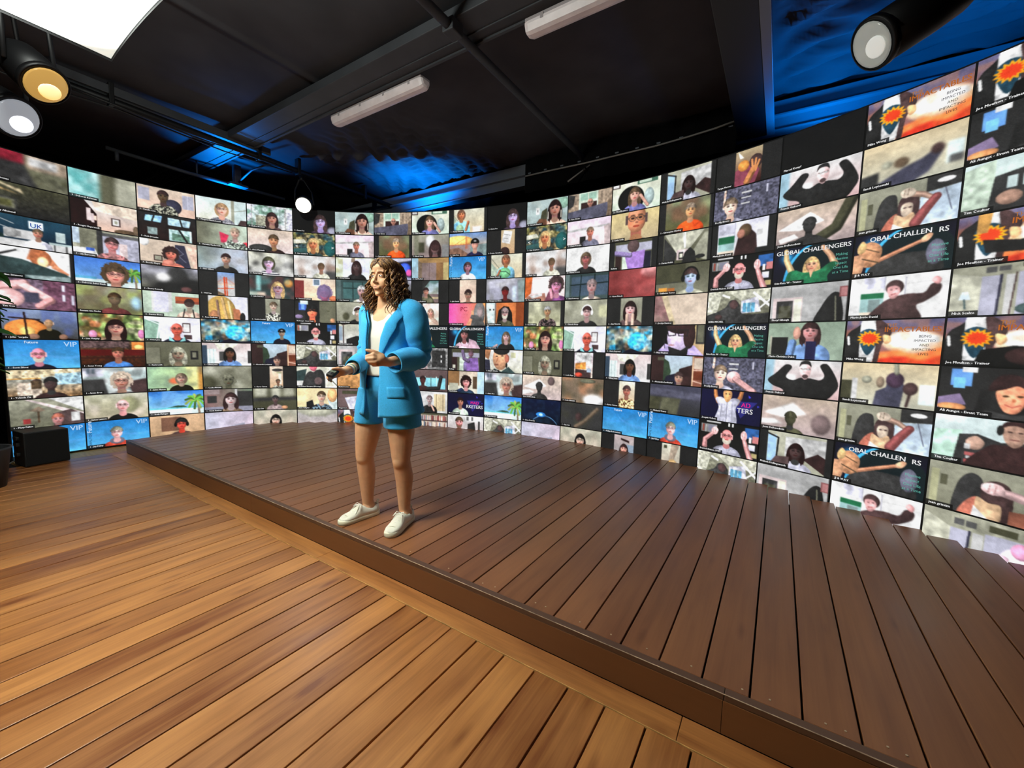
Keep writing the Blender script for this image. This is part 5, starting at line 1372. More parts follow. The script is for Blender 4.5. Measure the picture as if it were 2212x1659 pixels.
uplight((0.15, 4.55, 3.02), (0.25, 4.35, 3.76), 85, 'blue uplight behind the wall right of the deep rafter', 150)
uplight((1.35, 4.10, 3.02), (1.2, 4.1, 3.76), 75, 'blue uplight behind the right end of the wall', 150)
uplight((-4.65, 4.52, 3.06), (-4.65, 4.62, 3.76), 290, 'blue uplight behind the centre left of the wall', 128)
uplight((-6.50, 2.78, 3.10), (-6.2, 2.75, 3.7), 150, 'blue uplight behind the left end of the wall', 110)

# ---------------------------------------------------------------- black box on the floor at the left end of the wall
bx = empty('floor_speaker', (-6.28, 0.90, 0.004), math.radians(8))
tag(bx, 'black box speaker on the floor at the left end of the video wall', 'speaker')
MB().box(-0.13, -0.16, 0.0, 0.13, 0.16, 0.34, bev=0.008).build('cabinet_box', M_blkpl, bx)
MB().box(0.131, -0.148, 0.012, 0.137, 0.148, 0.328, bev=0.002).build('grille', mat('speaker_cloth', '0a0a0a', 0.95, bump=(300, 0.4)), bx)
for z in (0.1, 0.2, 0.26):
    MB().box(-0.04, -0.185, z, 0.04, -0.16, z + 0.035, bev=0.004).build('connector', M_blkpl, bx)
for sx in (-1, 1):
    for sy in (-1, 1):
        MB().tube([(0.1 * sx, 0.13 * sy, -0.004), (0.1 * sx, 0.13 * sy, 0.002)], 0.014, 8).build('rubber_foot', M_blkpl, bx)
M_wcab = mat('pale_cable', '9a9a98', 0.5)
tag(MB().tube([(-6.30, 0.70, 0.10), (-6.26, 0.62, 0.02), (-6.18, 0.5, 0.008), (-6.2, 0.3, 0.008), (-6.0, 0.05, 0.008), (-6.1, -0.2, 0.008)], 0.006, 6).build('speaker_cable', M_blkpl, None, True),
    'black cable on the floor running left from the black box', 'cable')
tag(MB().tube([(-6.26, 0.71, 0.06), (-6.20, 0.6, 0.012), (-6.12, 0.42, 0.008), (-6.05, 0.2, 0.008), (-5.9, -0.1, 0.008)], 0.005, 6).build('power_cable', M_wcab, None, True),
    'thin pale cable on the floor beside the black box', 'cable')

# ---------------------------------------------------------------- leafy plant at the left edge
pl = empty('potted_plant', (-5.575, 0.46, 0.0))
tag(pl, 'leafy green potted plant at the far left edge', 'plant')
M_pot = mat('plant_pot', '2a2a2c', 0.6)
M_soil = mat('plant_soil', '2a1c12', 0.95)
M_stem = mat('plant_stem', '4a3a22', 0.8)
M_leaf = mat('plant_leaf', '2f5a28', 0.45, noise=(9, 0.3))
nn_ = 24
MB().rings([[(r * math.cos(2 * math.pi * i / nn_), r * math.sin(2 * math.pi * i / nn_), z) for i in range(nn_)] for r, z in ((0.12, 0), (0.16, 0.32), (0.17, 0.34), (0.15, 0.34), (0.145, 0.28))]).build('pot', M_pot, pl, True)
MB().rings([[(r * math.cos(2 * math.pi * i / nn_), r * math.sin(2 * math.pi * i / nn_), 0.29) for i in range(nn_)] for r in (0.147, 0.001)]).build('soil', M_soil, pl)
lr = random.Random(8)
stems = []
for k in range(6):
    a = k * 1.05 + 0.3
    pts = [(0.03 * math.cos(a), 0.03 * math.sin(a), 0.28)]
    h = lr.uniform(1.6, 2.0)
    for j in range(1, 7):
        f = j / 6
        pts.append((0.03 * math.cos(a) + f * f * 0.14 * math.cos(a), 0.03 * math.sin(a) + f * f * 0.14 * math.sin(a), 0.28 + (h - 0.28) * f))
    MB().tube(pts, [0.011 - 0.007 * j / 6 for j in range(7)], 6).build('stem', M_stem, pl, True)
    stems.append(pts)
# one leaf blade, cupped and pointed, shared by all leaves
L = []
N = 8
for i in range(N + 1):
    f = i / N
    wd = 0.034 * math.sin(math.pi * min(1, f * 0.93 + 0.05)) ** 0.8 * (1 - 0.35 * f)
    L.append([(f * 0.13, sy * wd, -0.05 * f * f + 0.010 * abs(sy)) for sy in (-1, -0.5, 0, 0.5, 1)])
lm_ = MB().rings(L, cap=False, close=False).mesh('leaf')
lm_.materials.append(M_leaf)
lm_.polygons.foreach_set('use_smooth', [True] * len(lm_.polygons))
for pts in stems:
    for j in range(22):
        f = 0.5 + 0.5 * j / 21
        i = min(5, int(f * 6))
        g = f * 6 - i
        p = [pts[i][q] * (1 - g) + pts[i + 1][q] * g for q in range(3)]
        o = link('leaf', lm_, None, pl)
        o.location = p
        o.rotation_euler = (lr.uniform(-0.4, 0.4), lr.uniform(-0.5, 0.4), lr.uniform(0, 6.28))
        s = lr.uniform(0.8, 1.35)
        o.scale = (s, s, s)

# ================================================================ the woman on the stage
# local frame of the figure: X to the viewer's right, Y away from the viewer, Z up from the stage boards
per = empty('person', (-2.1113, 1.7343, STAGE_H + 0.0012), math.atan2(0.77272, 0.63475))
tag(per, 'person in bright blue blazer and shorts with white sneakers, holding a small black remote', 'person')

M_skin = mat('skin', 'd3a37e', 0.5, noise=(30, 0.06), spec=0.35)
M_skin.node_tree.nodes['Principled BSDF'].inputs['Subsurface Weight'].default_value = 0.12
M_skin.node_tree.nodes['Principled BSDF'].inputs['Subsurface Radius'].default_value = (0.02, 0.008, 0.004)
M_blue = mat('blue_suiting', '3aa8e2', 0.85, bump=(700, 0.22), noise=(160, 0.10), spec=0.2, sheen=0.15)
M_blue_in = mat('blue_lining', '16407c', 0.9, spec=0.1)
M_white = mat('white_jersey', 'd6d0c4', 0.85, bump=(200, 0.2))
M_hair = mat('brown_hair', '5a3d28', 0.5, noise=(40, 0.35), spec=0.35)
M_hair2 = mat('brown_hair_light', '8c663c', 0.5, noise=(40, 0.3), spec=0.35)
M_canvas = mat('sneaker_canvas', 'eae8d8', 0.8, bump=(150, 0.2))
M_sole = mat('sneaker_sole', 'e0dcc2', 0.6)
M_lace = mat('sneaker_lace', 'f4f2e8', 0.8)

BYAW = math.radians(48)
F_ = Vector((-math.sin(BYAW), -math.cos(BYAW), 0))       # where the chest faces
L_ = Vector((math.cos(BYAW), -math.sin(BYAW), 0))        # her left side
HY = math.radians(43)
HF = Vector((-math.sin(HY), -math.cos(HY), 0))
HL = Vector((math.cos(HY), -math.sin(HY), 0))
UP = Vector((0, 0, 1))
MBd = Matrix((L_, F_, UP)).transposed()                  # body frame: (left, front, up)
MHd = Matrix((HL, HF, UP)).transposed()                  # head frame

HC = Vector((0.047, 0.004, 1.575))                       # centre of the skull


def hd(l, f, z):
    return HC + HL * l + HF * f + UP * z


def bd(cx, cy, l, f, z):
    return Vector((cx, cy, 0)) + L_ * l + F_ * f + UP * z


b = MB()
# head
b.ell(HC + HF * -0.012 + UP * 0.004, (0.072, 0.090, 0.088), MHd)
b.ell(hd(0, 0.030, -0.045), (0.058, 0.062, 0.075), MHd)
b.ell(hd(0, 0.052, -0.095), (0.034, 0.034, 0.032), MHd)
b.ell(hd(0, 0.074, -0.118), (0.019, 0.016, 0.014), MHd)
b.ell(hd(0, 0.048, 0.038), (0.058, 0.046, 0.045), MHd)
for sg in (-1, 1):
    b.ell(hd(0.034 * sg, 0.062, -0.050), (0.028, 0.026, 0.032), MHd)
    b.ell(hd(0.044 * sg, 0.02, -0.085), (0.018, 0.036, 0.026), MHd)
    b.capsule(hd(0.014 * sg, 0.085, 0.014), 0.0085, hd(0.042 * sg, 0.072, 0.013), 0.0085)     # brow
    b.ell(hd(0.0105 * sg, 0.097, -0.051), (0.0075, 0.009, 0.0065), MHd)                         # nostril wing
    b.ell(hd(0.074 * sg, -0.008, -0.02), (0.008, 0.018, 0.030), MHd)                         # ear
    b.ell(hd(0.031 * sg, 0.076, -0.013), (0.018, 0.012, 0.013), MHd)                         # eyelid mound
b.capsule(hd(0, 0.0855, 0.000), 0.0075, hd(0, 0.1055, -0.041), 0.0090)
b.ell(hd(0, 0.1075, -0.045), (0.0100, 0.010, 0.0088), MHd)
b.ell(hd(0, 0.086, -0.081), (0.026, 0.013, 0.015), MHd)                                      # mouth mound
# neck and chest
b.capsule(hd(0, -0.012, -0.07), 0.052, (0.045, 0.030, 1.375), 0.056)
b.capsule((0.045, 0.03, 1.37), 0.056, bd(0.05, 0.02, 0.13, -0.01, 1.355), 0.042)
b.capsule((0.045, 0.03, 1.37), 0.056, bd(0.05, 0.02, -0.13, -0.01, 1.355), 0.042)
b.ell((0.055, 0.015, 1.25), (0.142, 0.088, 0.15), MBd)
b.ell((0.058, 0.012, 1.10), (0.120, 0.082, 0.16), MBd)
b.ell((0.06, 0.015, 0.90), (0.145, 0.095, 0.16), MBd)
# legs
b.capsule((-0.035, 0.07, 0.86), 0.090, (-0.068, 0.080, 0.60), 0.083)
b.capsule((-0.068, 0.080, 0.60), 0.083, (-0.092, 0.088, 0.430), 0.058)
b.ell((-0.100, 0.072, 0.415), (0.045, 0.04, 0.05))
b.capsule((-0.092, 0.092, 0.43), 0.055, (-0.080, 0.112, 0.300), 0.057)
b.capsule((-0.080, 0.112, 0.300), 0.056, (-0.076, 0.126, 0.10), 0.036)
b.capsule((-0.076, 0.126, 0.10), 0.036, (-0.062, 0.135, 0.055), 0.038)
b.capsule((-0.07, 0.125, 0.06), 0.034, (-0.15, 0.07, 0.04), 0.026)
b.capsule((0.125, -0.06, 0.86), 0.090, (0.133, -0.075, 0.60), 0.083)
b.capsule((0.133, -0.075, 0.60), 0.082, (0.130, -0.085, 0.435), 0.057)
b.ell((0.122, -0.103, 0.42), (0.045, 0.04, 0.05))
b.capsule((0.131, -0.082, 0.435), 0.055, (0.152, -0.062, 0.305), 0.057)
b.capsule((0.152, -0.062, 0.305), 0.056, (0.152, -0.048, 0.10), 0.036)
b.capsule((0.152, -0.048, 0.10), 0.036, (0.168, -0.04, 0.055), 0.038)
b.capsule((0.152, -0.05, 0.06), 0.034, (0.11, -0.14, 0.04), 0.026)
# her left arm: hangs, elbow bent, fist in front of the waist
LS, LE, LW = Vector((0.200, -0.110, 1.350)), Vector((0.232, -0.075, 1.095)), Vector((0.052, -0.268, 1.052))
b.capsule(LS, 0.048, LE, 0.042)
b.capsule(LE, 0.042, LW, 0.026)
PL = Vector((0.002, -0.302, 1.066))
b.capsule(LW, 0.026, PL, 0.030)
b.ell(PL, (0.036, 0.024, 0.036))
kn = [Vector((-0.030, -0.318, 1.096)), Vector((-0.028, -0.326, 1.076)), Vector((-0.018, -0.328, 1.056)), Vector((-0.004, -0.322, 1.040))]
for i, K in enumerate(kn):
    r = (0.0105, 0.011, 0.0105, 0.0092)[i]
    b.capsule(PL + (K - PL) * 0.35, 0.016, K, r + 0.001)
    p1 = K + Vector((-0.034, 0.010, -0.008 + 0.004 * i)) * (1, 1.05, 0.98, 0.85)[i]
    p2 = p1 + Vector((0.004, 0.028, -0.010))
    p3 = p2 + Vector((0.024, 0.008, 0.002))
    b.capsule(K, r, p1, r * 0.93)
    b.capsule(p1, r * 0.93, p2, r * 0.86)
    b.capsule(p2, r * 0.86, p3, r * 0.78)
T0 = Vector((0.018, -0.292, 1.092)); T1 = Vector((-0.026, -0.300, 1.113)); T2 = Vector((-0.064, -0.296, 1.121))
b.capsule(PL + Vector((0.02, 0, 0.01)), 0.017, T0, 0.014)
b.capsule(T0, 0.0135, T1, 0.0115)
b.capsule(T1, 0.0115, T2, 0.0090)
# her right arm: forearm reaches forward with the remote
RS, RE, RW = Vector((-0.045, 0.140, 1.350)), Vector((-0.062, 0.105, 1.075)), Vector((-0.160, -0.112, 1.004))
b.capsule(RS, 0.048, RE, 0.042)
b.capsule(RE, 0.042, RW, 0.0255)
PR = Vector((-0.203, -0.150, 0.990))
b.capsule(RW, 0.025, PR, 0.026)
b.ell(PR, (0.036, 0.026, 0.022))
for i in range(4):
    r = (0.0095, 0.010, 0.0095, 0.0085)[i]
    K = PR + Vector((-0.026, -0.006, 0.010)) + Vector((-0.002, 0.016, -0.014)) * i
    K = PR + Vector((-0.030 + 0.002 * i, -0.018 + 0.010 * i, 0.006 - 0.011 * i))
    p1 = K + Vector((-0.030, -0.014, -0.006)) * (0.9, 1.05, 1, 0.85)[i]
    p2 = p1 + Vector((-0.016, -0.012, -0.016)) * (0.9, 1.05, 1, 0.85)[i]
    p3 = p2 + Vector((0.006, -0.014, -0.010))
    b.capsule(PR, 0.016, K, r + 0.001)
    b.capsule(K, r, p1, r * 0.92)
    b.capsule(p1, r * 0.92, p2, r * 0.85)
    b.capsule(p2, r * 0.85, p3, r * 0.75)
b.capsule(PR + Vector((0.012, -0.012, 0.006)), 0.015, PR + Vector((-0.016, -0.030, 0.020)), 0.0115)
b.capsule(PR + Vector((-0.016, -0.030, 0.020)), 0.0115, PR + Vector((-0.046, -0.044, 0.019)), 0.0085)
body = remesh(b, 'body', M_skin, per, 0.0040, 7)

# face details
M_eye = mat('eye_white', 'e8e2da', 0.25)
M_iris = mat('eye_iris', '2c1c12', 0.15)
M_lash = mat('eye_lash', '23170f', 0.8)
M_brow = mat('eye_brow', '6a4a32', 0.8)
M_lip = mat('lips', 'b87668', 0.45)
for sg in (-1, 1):
    e0 = hd(0.030 * sg, 0.0805, -0.013)
    ey = MB().ell(e0, (0.0130, 0.0085, 0.0052), MHd).build('eye', M_eye, per, True)
    MB().ell(e0 + HF * 0.0050 + HL * -0.002, (0.0058, 0.0045, 0.0052), MHd).build('iris', M_iris, ey, True)
    MB().tube([hd((0.030 + q * 0.0150) * sg, 0.0868 - 0.006 * q * q, -0.0075 - 0.0050 * q * q) for q in (-1, -0.5, 0, 0.5, 1.15)], [0.0008, 0.0019, 0.0022, 0.0020, 0.0008], 6).build('eyelash', M_lash, ey, True)
    MB().tube([hd((0.030 + q * 0.019) * sg, 0.0885 - 0.007 * (q + 0.3) ** 2, 0.0120 - 0.004 * (q - 0.1) ** 2) for q in (-1, -0.5, 0, 0.5, 1)], [0.0018, 0.0034, 0.0036, 0.0030, 0.0012], 6, flat=0.6).build('eyebrow', M_brow, per, True)
MB().tube([hd(0.0245 * q, 0.0955 - 0.014 * q * q, -0.0775 + 0.0015 * (1 - q * q) + 0.003 * q * q) for q in (-1, -0.6, -0.25, 0, 0.25, 0.6, 1)], [0.001, 0.0036, 0.0046, 0.0038, 0.0046, 0.0036, 0.001], 8).build('upper_lip', M_lip, per, True)
MB().tube([hd(0.022 * q, 0.0945 - 0.014 * q * q, -0.0850 - 0.0015 * (1 - q * q) + 0.005 * q * q) for q in (-1, -0.6, -0.25, 0, 0.25, 0.6, 1)], [0.001, 0.0036, 0.0048, 0.0052, 0.0048, 0.0036, 0.001], 8).build('lower_lip', M_lip, per, True)

# hair: dark volume plus loose curls
hb = MB()
hb.ell(HC + HF * -0.030 + UP * 0.014, (0.088, 0.092, 0.082), MHd)
hb.ell(HC + HF * 0.015 + UP * 0.052, (0.080, 0.072, 0.050), MHd)
hb.ell((0.120, 0.005, 1.535), (0.058, 0.075, 0.085))
hb.ell((0.110, 0.0, 1.455), (0.048, 0.055, 0.075))
hb.ell((0.05, 0.075, 1.47), (0.085, 0.045, 0.12))
hb.ell((-0.022, 0.060, 1.46), (0.028, 0.030, 0.07))
hair = remesh(hb, 'hair', M_hair, per, 0.006, 4)
cr = random.Random(21)


def curl(p0, p1, out, turns, rad, thick, phase):
    p0, p1, out = Vector(p0), Vector(p1), Vector(out)
    pts, rs = [], []
    n = int(turns * 9) + 4
    ax = (p1 - p0).normalized()
    u = ax.cross(Vector((0.3, 1, 0.2))).normalized()
    v = ax.cross(u)
    for i in range(n + 1):
        f = i / n
        c = p0.lerp(p1, f) + out * math.sin(math.pi * min(1, f * 1.1) * 0.6)
        a = phase + f * turns * 2 * math.pi
        R_ = rad * (0.35 + 0.75 * f)
        pts.append(c + (u * math.cos(a) + v * math.sin(a)) * R_)
        rs.append(thick * (1 - 0.75 * f ** 3))
    return pts, rs


mbs = [MB(), MB()]
for k in range(620):
    az = cr.uniform(-2.55, 2.55)          # around the head, 0 = back of the head
    el = cr.uniform(0.05, 1.2)
    d = -HF * math.cos(az) + HL * math.sin(az)
    side = math.sin(az)
    root = HC + HF * -0.012 + d * 0.082 * math.cos(el) + UP * (0.018 + 0.085 * math.sin(el))
    if (root - HC).dot(HF) > 0.030 and el < 0.75:
        continue
    # curls end around the shoulders, her left side forward, her right side behind the face
    ang = d.dot(Vector((1, 0, 0)))
    if side > -0.1:
        end = Vector((0.068 + 0.075 * max(0, ang) + cr.uniform(-0.03, 0.03), d.y * 0.09 - 0.01 + cr.uniform(-0.04, 0.02), cr.uniform(1.305, 1.45)))
    else:
        end = Vector((-0.030 + 0.10 * (ang + 0.6) * 0.5 + cr.uniform(-0.028, 0.03), 0.05 + cr.uniform(-0.04, 0.045), cr.uniform(1.315, 1.43)))
    pts, rs = curl(root, end, d * cr.uniform(0.008, 0.032) + UP * 0.01, cr.uniform(3.2, 5.5), cr.uniform(0.007, 0.013), cr.uniform(0.0040, 0.0066), cr.uniform(0, 6.28))
    mbs[k % 3 == 0].tube(pts, rs, 5)
# wavy locks combed from the side parting over the crown, lying on the hair volume
CAPS = [(HC + HF * -0.030 + UP * 0.014, (0.088, 0.092, 0.082)), (HC + HF * 0.015 + UP * 0.052, (0.080, 0.072, 0.050))]


def cap_r(d):
    best = 0.07
    for c, r in CAPS:
        o = HC - c
        ol = Vector((o.dot(HL) / r[0], o.dot(HF) / r[1], o.z / r[2]))
        dl = Vector((d.dot(HL) / r[0], d.dot(HF) / r[1], d.z / r[2]))
        A_, B_, C_ = dl.dot(dl), 2 * ol.dot(dl), ol.dot(ol) - 1
        q = B_ * B_ - 4 * A_ * C_
        if q > 0:
            best = max(best, (-B_ + math.sqrt(q)) / (2 * A_))
    return best


for k in range(300):
    s = -1 if k % 5 < 2 else 1
    t = cr.random()
    # start on the parting line (front to back), end low on the side or back
    d0 = (UP * 1.0 + HF * (1.30 - 2.1 * t) + HL * (0.10 + 0.04 * s)).normalized()
    az = cr.uniform(0.35, 1.0) if t < 0.4 else cr.uniform(-0.5, 0.6)
    d1 = (HL * s * cr.uniform(0.55, 1.0) - HF * (1.1 * t - 0.28 + cr.uniform(-0.12, 0.12)) - UP * cr.uniform(0.25, 0.7)).normalized()
    pts, rs = [], []
    ph = cr.uniform(0, 6.28)
    th_ = cr.uniform(0.0032, 0.0055)
    for i in range(20):
        f = i / 19
        d = d0.lerp(d1, f)
        d = d + (HF * math.sin(f * 13 + ph)) * 0.045 * f
        d.normalize()
        pts.append(HC + d * (cap_r(d) + 0.001 + 0.003 * math.sin(f * 17 + ph) + 0.006 * f))
        rs.append(th_ * (1.0 - 0.35 * f) * (0.6 + 0.4 * min(1, f * 6)))
    mbs[k % 3 == 0].tube(pts, rs, 5)
mbs[0].build('hair_curls', M_hair, hair, True)
mbs[1].build('hair_curls', M_hair2, hair, True)


# ---- clothes
def prof(tab, z):
    zs = [t[0] for t in tab]
    return [float(np.interp(z, zs, [t[i] for t in tab])) for i in range(1, len(tab[0]))]


# z, half width, front depth, back depth, centre x, centre y
JK = [(0.715, 0.238, 0.165, 0.150, 0.076, 0.0), (0.80, 0.226, 0.156, 0.142, 0.070, 0.0), (0.90, 0.207, 0.142, 0.128, 0.062, 0.005), (1.0, 0.188, 0.130, 0.115, 0.054, 0.008),
      (1.10, 0.178, 0.126, 0.108, 0.050, 0.01), (1.20, 0.180, 0.130, 0.108, 0.054, 0.012), (1.28, 0.186, 0.122, 0.106, 0.059, 0.015), (1.34, 0.188, 0.104, 0.098, 0.062, 0.02),
      (1.375, 0.172, 0.086, 0.086, 0.062, 0.022), (1.400, 0.130, 0.074, 0.076, 0.058, 0.026), (1.420, 0.085, 0.066, 0.068, 0.052, 0.028), (1.435, 0.062, 0.060, 0.062, 0.049, 0.03)]
OPL = [(0.715, 11), (1.0, 16), (1.13, 20), (1.20, 23), (1.285, 29), (1.34, 40), (1.39, 58), (1.435, 80)]
OPR = [(0.715, 17), (1.0, 13), (1.13, 10), (1.20, 9), (1.285, 11), (1.34, 26), (1.39, 50), (1.435, 80)]


def tors(z, ph, tab, grow=0.0):
    a, bf, bb, cx, cy = prof(tab, z)
    a += grow
    dpt = (bf if math.cos(ph) > 0 else bb) + grow
    s, c = math.sin(ph), math.cos(ph)
    # slightly squared section
    return bd(cx, cy, a * math.copysign(abs(s) ** 0.9, s), dpt * math.copysign(abs(c) ** 0.9, c), z)


nz_ = random.Random(5)
fold = lambda z, ph: 0.0035 * math.sin(7 * ph + 9 * z) * max(0, 1.25 - z) + 0.003 * math.sin(23 * z + 3 * ph)
m = MB()
rows = []
zs = list(np.linspace(0.715, 1.435, 46))
for z in zs:
    aL = math.radians(prof(OPL, z)[0]); aR = math.radians(prof(OPR, z)[0])
    row = []
    n = 72
    for i in range(n + 1):
        ph = aL + (2 * math.pi - aR - aL) * i / n
        # hem dips a little at the left front, rises at the side
        zz = z + (0.038 * math.sin(ph * 0.5) ** 2 * max(0, (0.9 - z) / 0.19) if z < 0.9 else 0)
        p = tors(z, ph, JK, fold(z, ph))
        p.z = zz
        row.append(p)
    rows.append(row)
m.rings(rows, cap=False, close=False)
jo = m.build('blazer', M_blue, per, True)
sd = jo.modifiers.new('thick', 'SOLIDIFY'); sd.thickness = 0.007; sd.offset = -1


def strip_on_torso(zlist, a0, a1, grow, tab=JK, n=8):
    rows = []
    for z in zlist:
        p0, p1 = a0(z), a1(z)
        rows.append([tors(z, p0 + (p1 - p0) * i / n, tab, grow(i / n)) for i in range(n + 1)])
    return MB().rings(rows, cap=False, close=False)


def solid(o, t, off=-1):
    q = o.modifiers.new('thick', 'SOLIDIFY'); q.thickness = t; q.offset = off
    return o


# lapels lie on the fronts, widest below the collar
LAPW = [(1.045, 0), (1.15, 15), (1.255, 28), (1.285, 24), (1.30, 27), (1.34, 30), (1.40, 36), (1.43, 40)]
zl = list(np.linspace(1.045, 1.43, 24))
solid(strip_on_torso(zl, lambda z: math.radians(prof(OPL, z)[0] - 1), lambda z: math.radians(prof(OPL, z)[0] + prof(LAPW, z)[0]), lambda f: 0.006 + 0.007 * math.sin(math.pi * min(1, 0.15 + f * 0.6))).build('lapel', M_blue, jo, True), 0.004)
solid(strip_on_torso(zl, lambda z: -math.radians(prof(OPR, z)[0] - 1), lambda z: -math.radians(prof(OPR, z)[0] + prof(LAPW, z)[0]), lambda f: 0.006 + 0.007 * math.sin(math.pi * min(1, 0.15 + f * 0.6))).build('lapel', M_blue, jo, True), 0.004)
# pocket flap on her left front
zl = list(np.linspace(0.835, 0.90, 6))
solid(strip_on_torso(zl, lambda z: math.radians(30), lambda z: math.radians(66), lambda f: 0.005).build('pocket_flap', M_blue, jo, True), 0.004)
# collar round the back of the neck
rows = []
for z, g in ((1.395, 0.012), (1.42, 0.014), (1.44, 0.010), (1.452, 0.004)):
    rows.append([tors(min(z, 1.435), math.radians(75) + math.radians(210) * i / 30, JK, g) + UP * max(0, z - 1.435) for i in range(31)])
solid(MB().rings(rows, cap=False, close=False).build('collar', M_blue, jo, True), 0.005)


def sleeve(name, pts, rads, seed, flat=1.0):
    """tube through the arm joints with gathered folds near the elbow"""
    P = [Vector(p) for p in pts]
    # resample
    L = [0]
    for p, q in zip(P, P[1:]):
        L.append(L[-1] + (q - p).length)
    n = 46
    out, rr = [], []
    for i in range(n + 1):
        d = L[-1] * i / n
        k = max(j for j in range(len(L)) if L[j] <= d + 1e-9)
        k = min(k, len(P) - 2)
        f = (d - L[k]) / (L[k + 1] - L[k])
        # Catmull-Rom
        p0 = P[max(k - 1, 0)]; p1 = P[k]; p2 = P[k + 1]; p3 = P[min(k + 2, len(P) - 1)]
        c = 0.5 * (2 * p1 + (p2 - p0) * f + (2 * p0 - 5 * p1 + 4 * p2 - p3) * f * f + (3 * p1 - p0 - 3 * p2 + p3) * f ** 3)
        out.append(c)
        rr.append(rads[k] * (1 - f) + rads[k + 1] * f)
    R = []
    prev = None
    N = 36
    for i, p in enumerate(out):
        t = (out[min(i + 1, n)] - out[max(i - 1, 0)]).normalized()
        a = prev if prev is not None else Vector((0, 1, 0))
        a = (a - t * a.dot(t)).normalized()
        prev = a
        bb = t.cross(a)
        f = i / n
        el = math.exp(-((f - 0.55) / 0.16) ** 2)
        ring = []
        for j in range(N):
            q = 2 * math.pi * j / N
            w_ = 1 + el * (0.07 * math.sin(f * 95 + 2.2 * math.sin(q + seed)) + 0.04 * math.sin(3 * q + f * 40)) + 0.03 * math.sin(f * 30 + 2 * q + seed) * (f > 0.15)
            ring.append(p + (bb * math.cos(q) + a * math.sin(q)) * rr[i] * w_)
        R.append(ring)
    o = MB().rings(R, cap=False).build(name, M_blue, jo, True)
    return solid(o, 0.006)


sleeve('sleeve', [LS + Vector((-0.055, 0.035, 0.018)), LS + Vector((0.0, 0.0, -0.005)), LS + Vector((0.026, 0.0, -0.12)), LE + Vector((0.010, 0.0, 0.02)), LE + Vector((-0.022, -0.040, -0.022)), LE.lerp(LW, 0.55) + Vector((0, 0, -0.008)), LE.lerp(LW, 0.83) + Vector((0, 0, -0.012))],
       [0.060, 0.072, 0.074, 0.070, 0.071, 0.062, 0.055], 1)
sleeve('sleeve', [RS + Vector((0.055, -0.035, 0.018)), RS, RS + Vector((0.0, 0.0, -0.12)), RE + Vector((0.0, 0.01, 0.02)), RE + Vector((-0.012, -0.05, -0.015)), RE.lerp(RW, 0.6), RE.lerp(RW, 0.88)],
       [0.060, 0.070, 0.070, 0.064, 0.060, 0.050, 0.043], 4)
# white top with a scooped neck
TP = [(z, a - 0.022, bf - 0.020, bb - 0.022, cx, cy) for (z, a, bf, bb, cx, cy) in JK]
rows = []
n = 64
for k in range(26):
    f = k / 25
    row = []
    for i in range(n):
        ph = 2 * math.pi * i / n
        ztop = 1.375 - 0.062 * math.exp(-(min(ph, 2 * math.pi - ph) / 0.62) ** 2)
        z = 0.96 + (ztop - 0.96) * f
        bust = 0.010 * math.exp(-((z - 1.235) / 0.05) ** 2) * (math.exp(-((ph - 0.55) / 0.4) ** 2) + math.exp(-((ph - 2 * math.pi + 0.55) / 0.4) ** 2))
        row.append(tors(z, ph, TP, bust - (0.012 if z > 1.3 else 0.012 * max(0, (z - 1.2) / 0.1))))
    rows.append(row)
top = solid(MB().rings(rows, cap=False).build('white_top', M_white, per, True), 0.003)
# shorts: two flared legs joined at the hips
s = MB()


def flare(m_, pts):
    N = 32
    m_.rings([[(cx + rx * math.cos(2 * math.pi * j / N), cy + ry * math.sin(2 * math.pi * j / N), z + tilt * math.cos(2 * math.pi * j / N)) for j in range(N)] for (cx, cy, z, rx, ry, tilt) in pts])


flare(s, [(-0.064, 0.076, 0.648, 0.092, 0.098, -0.006), (-0.05, 0.07, 0.75, 0.098, 0.105, 0), (-0.02, 0.05, 0.88, 0.105, 0.11, 0)])
flare(s, [(0.142, -0.075, 0.640, 0.118, 0.110, 0.004), (0.135, -0.065, 0.75, 0.116, 0.112, 0), (0.115, -0.04, 0.88, 0.105, 0.11, 0)])
s.ell((0.06, 0.005, 0.90), (0.178, 0.118, 0.14), MBd)
s.ell((0.06, 0.008, 0.97), (0.155, 0.106, 0.085), MBd)
shorts = remesh(s, 'shorts', M_blue, per, 0.006, 3)
# waistband with belt loops
rows = [[bd(0.06, 0.008, 0.153 * math.sin(2 * math.pi * i / 40), 0.110 * math.cos(2 * math.pi * i / 40), z) for i in range(40)] for z in (0.985, 1.03)]
solid(MB().rings(rows, cap=False).build('waistband', M_blue, shorts, True), 0.004, 1)


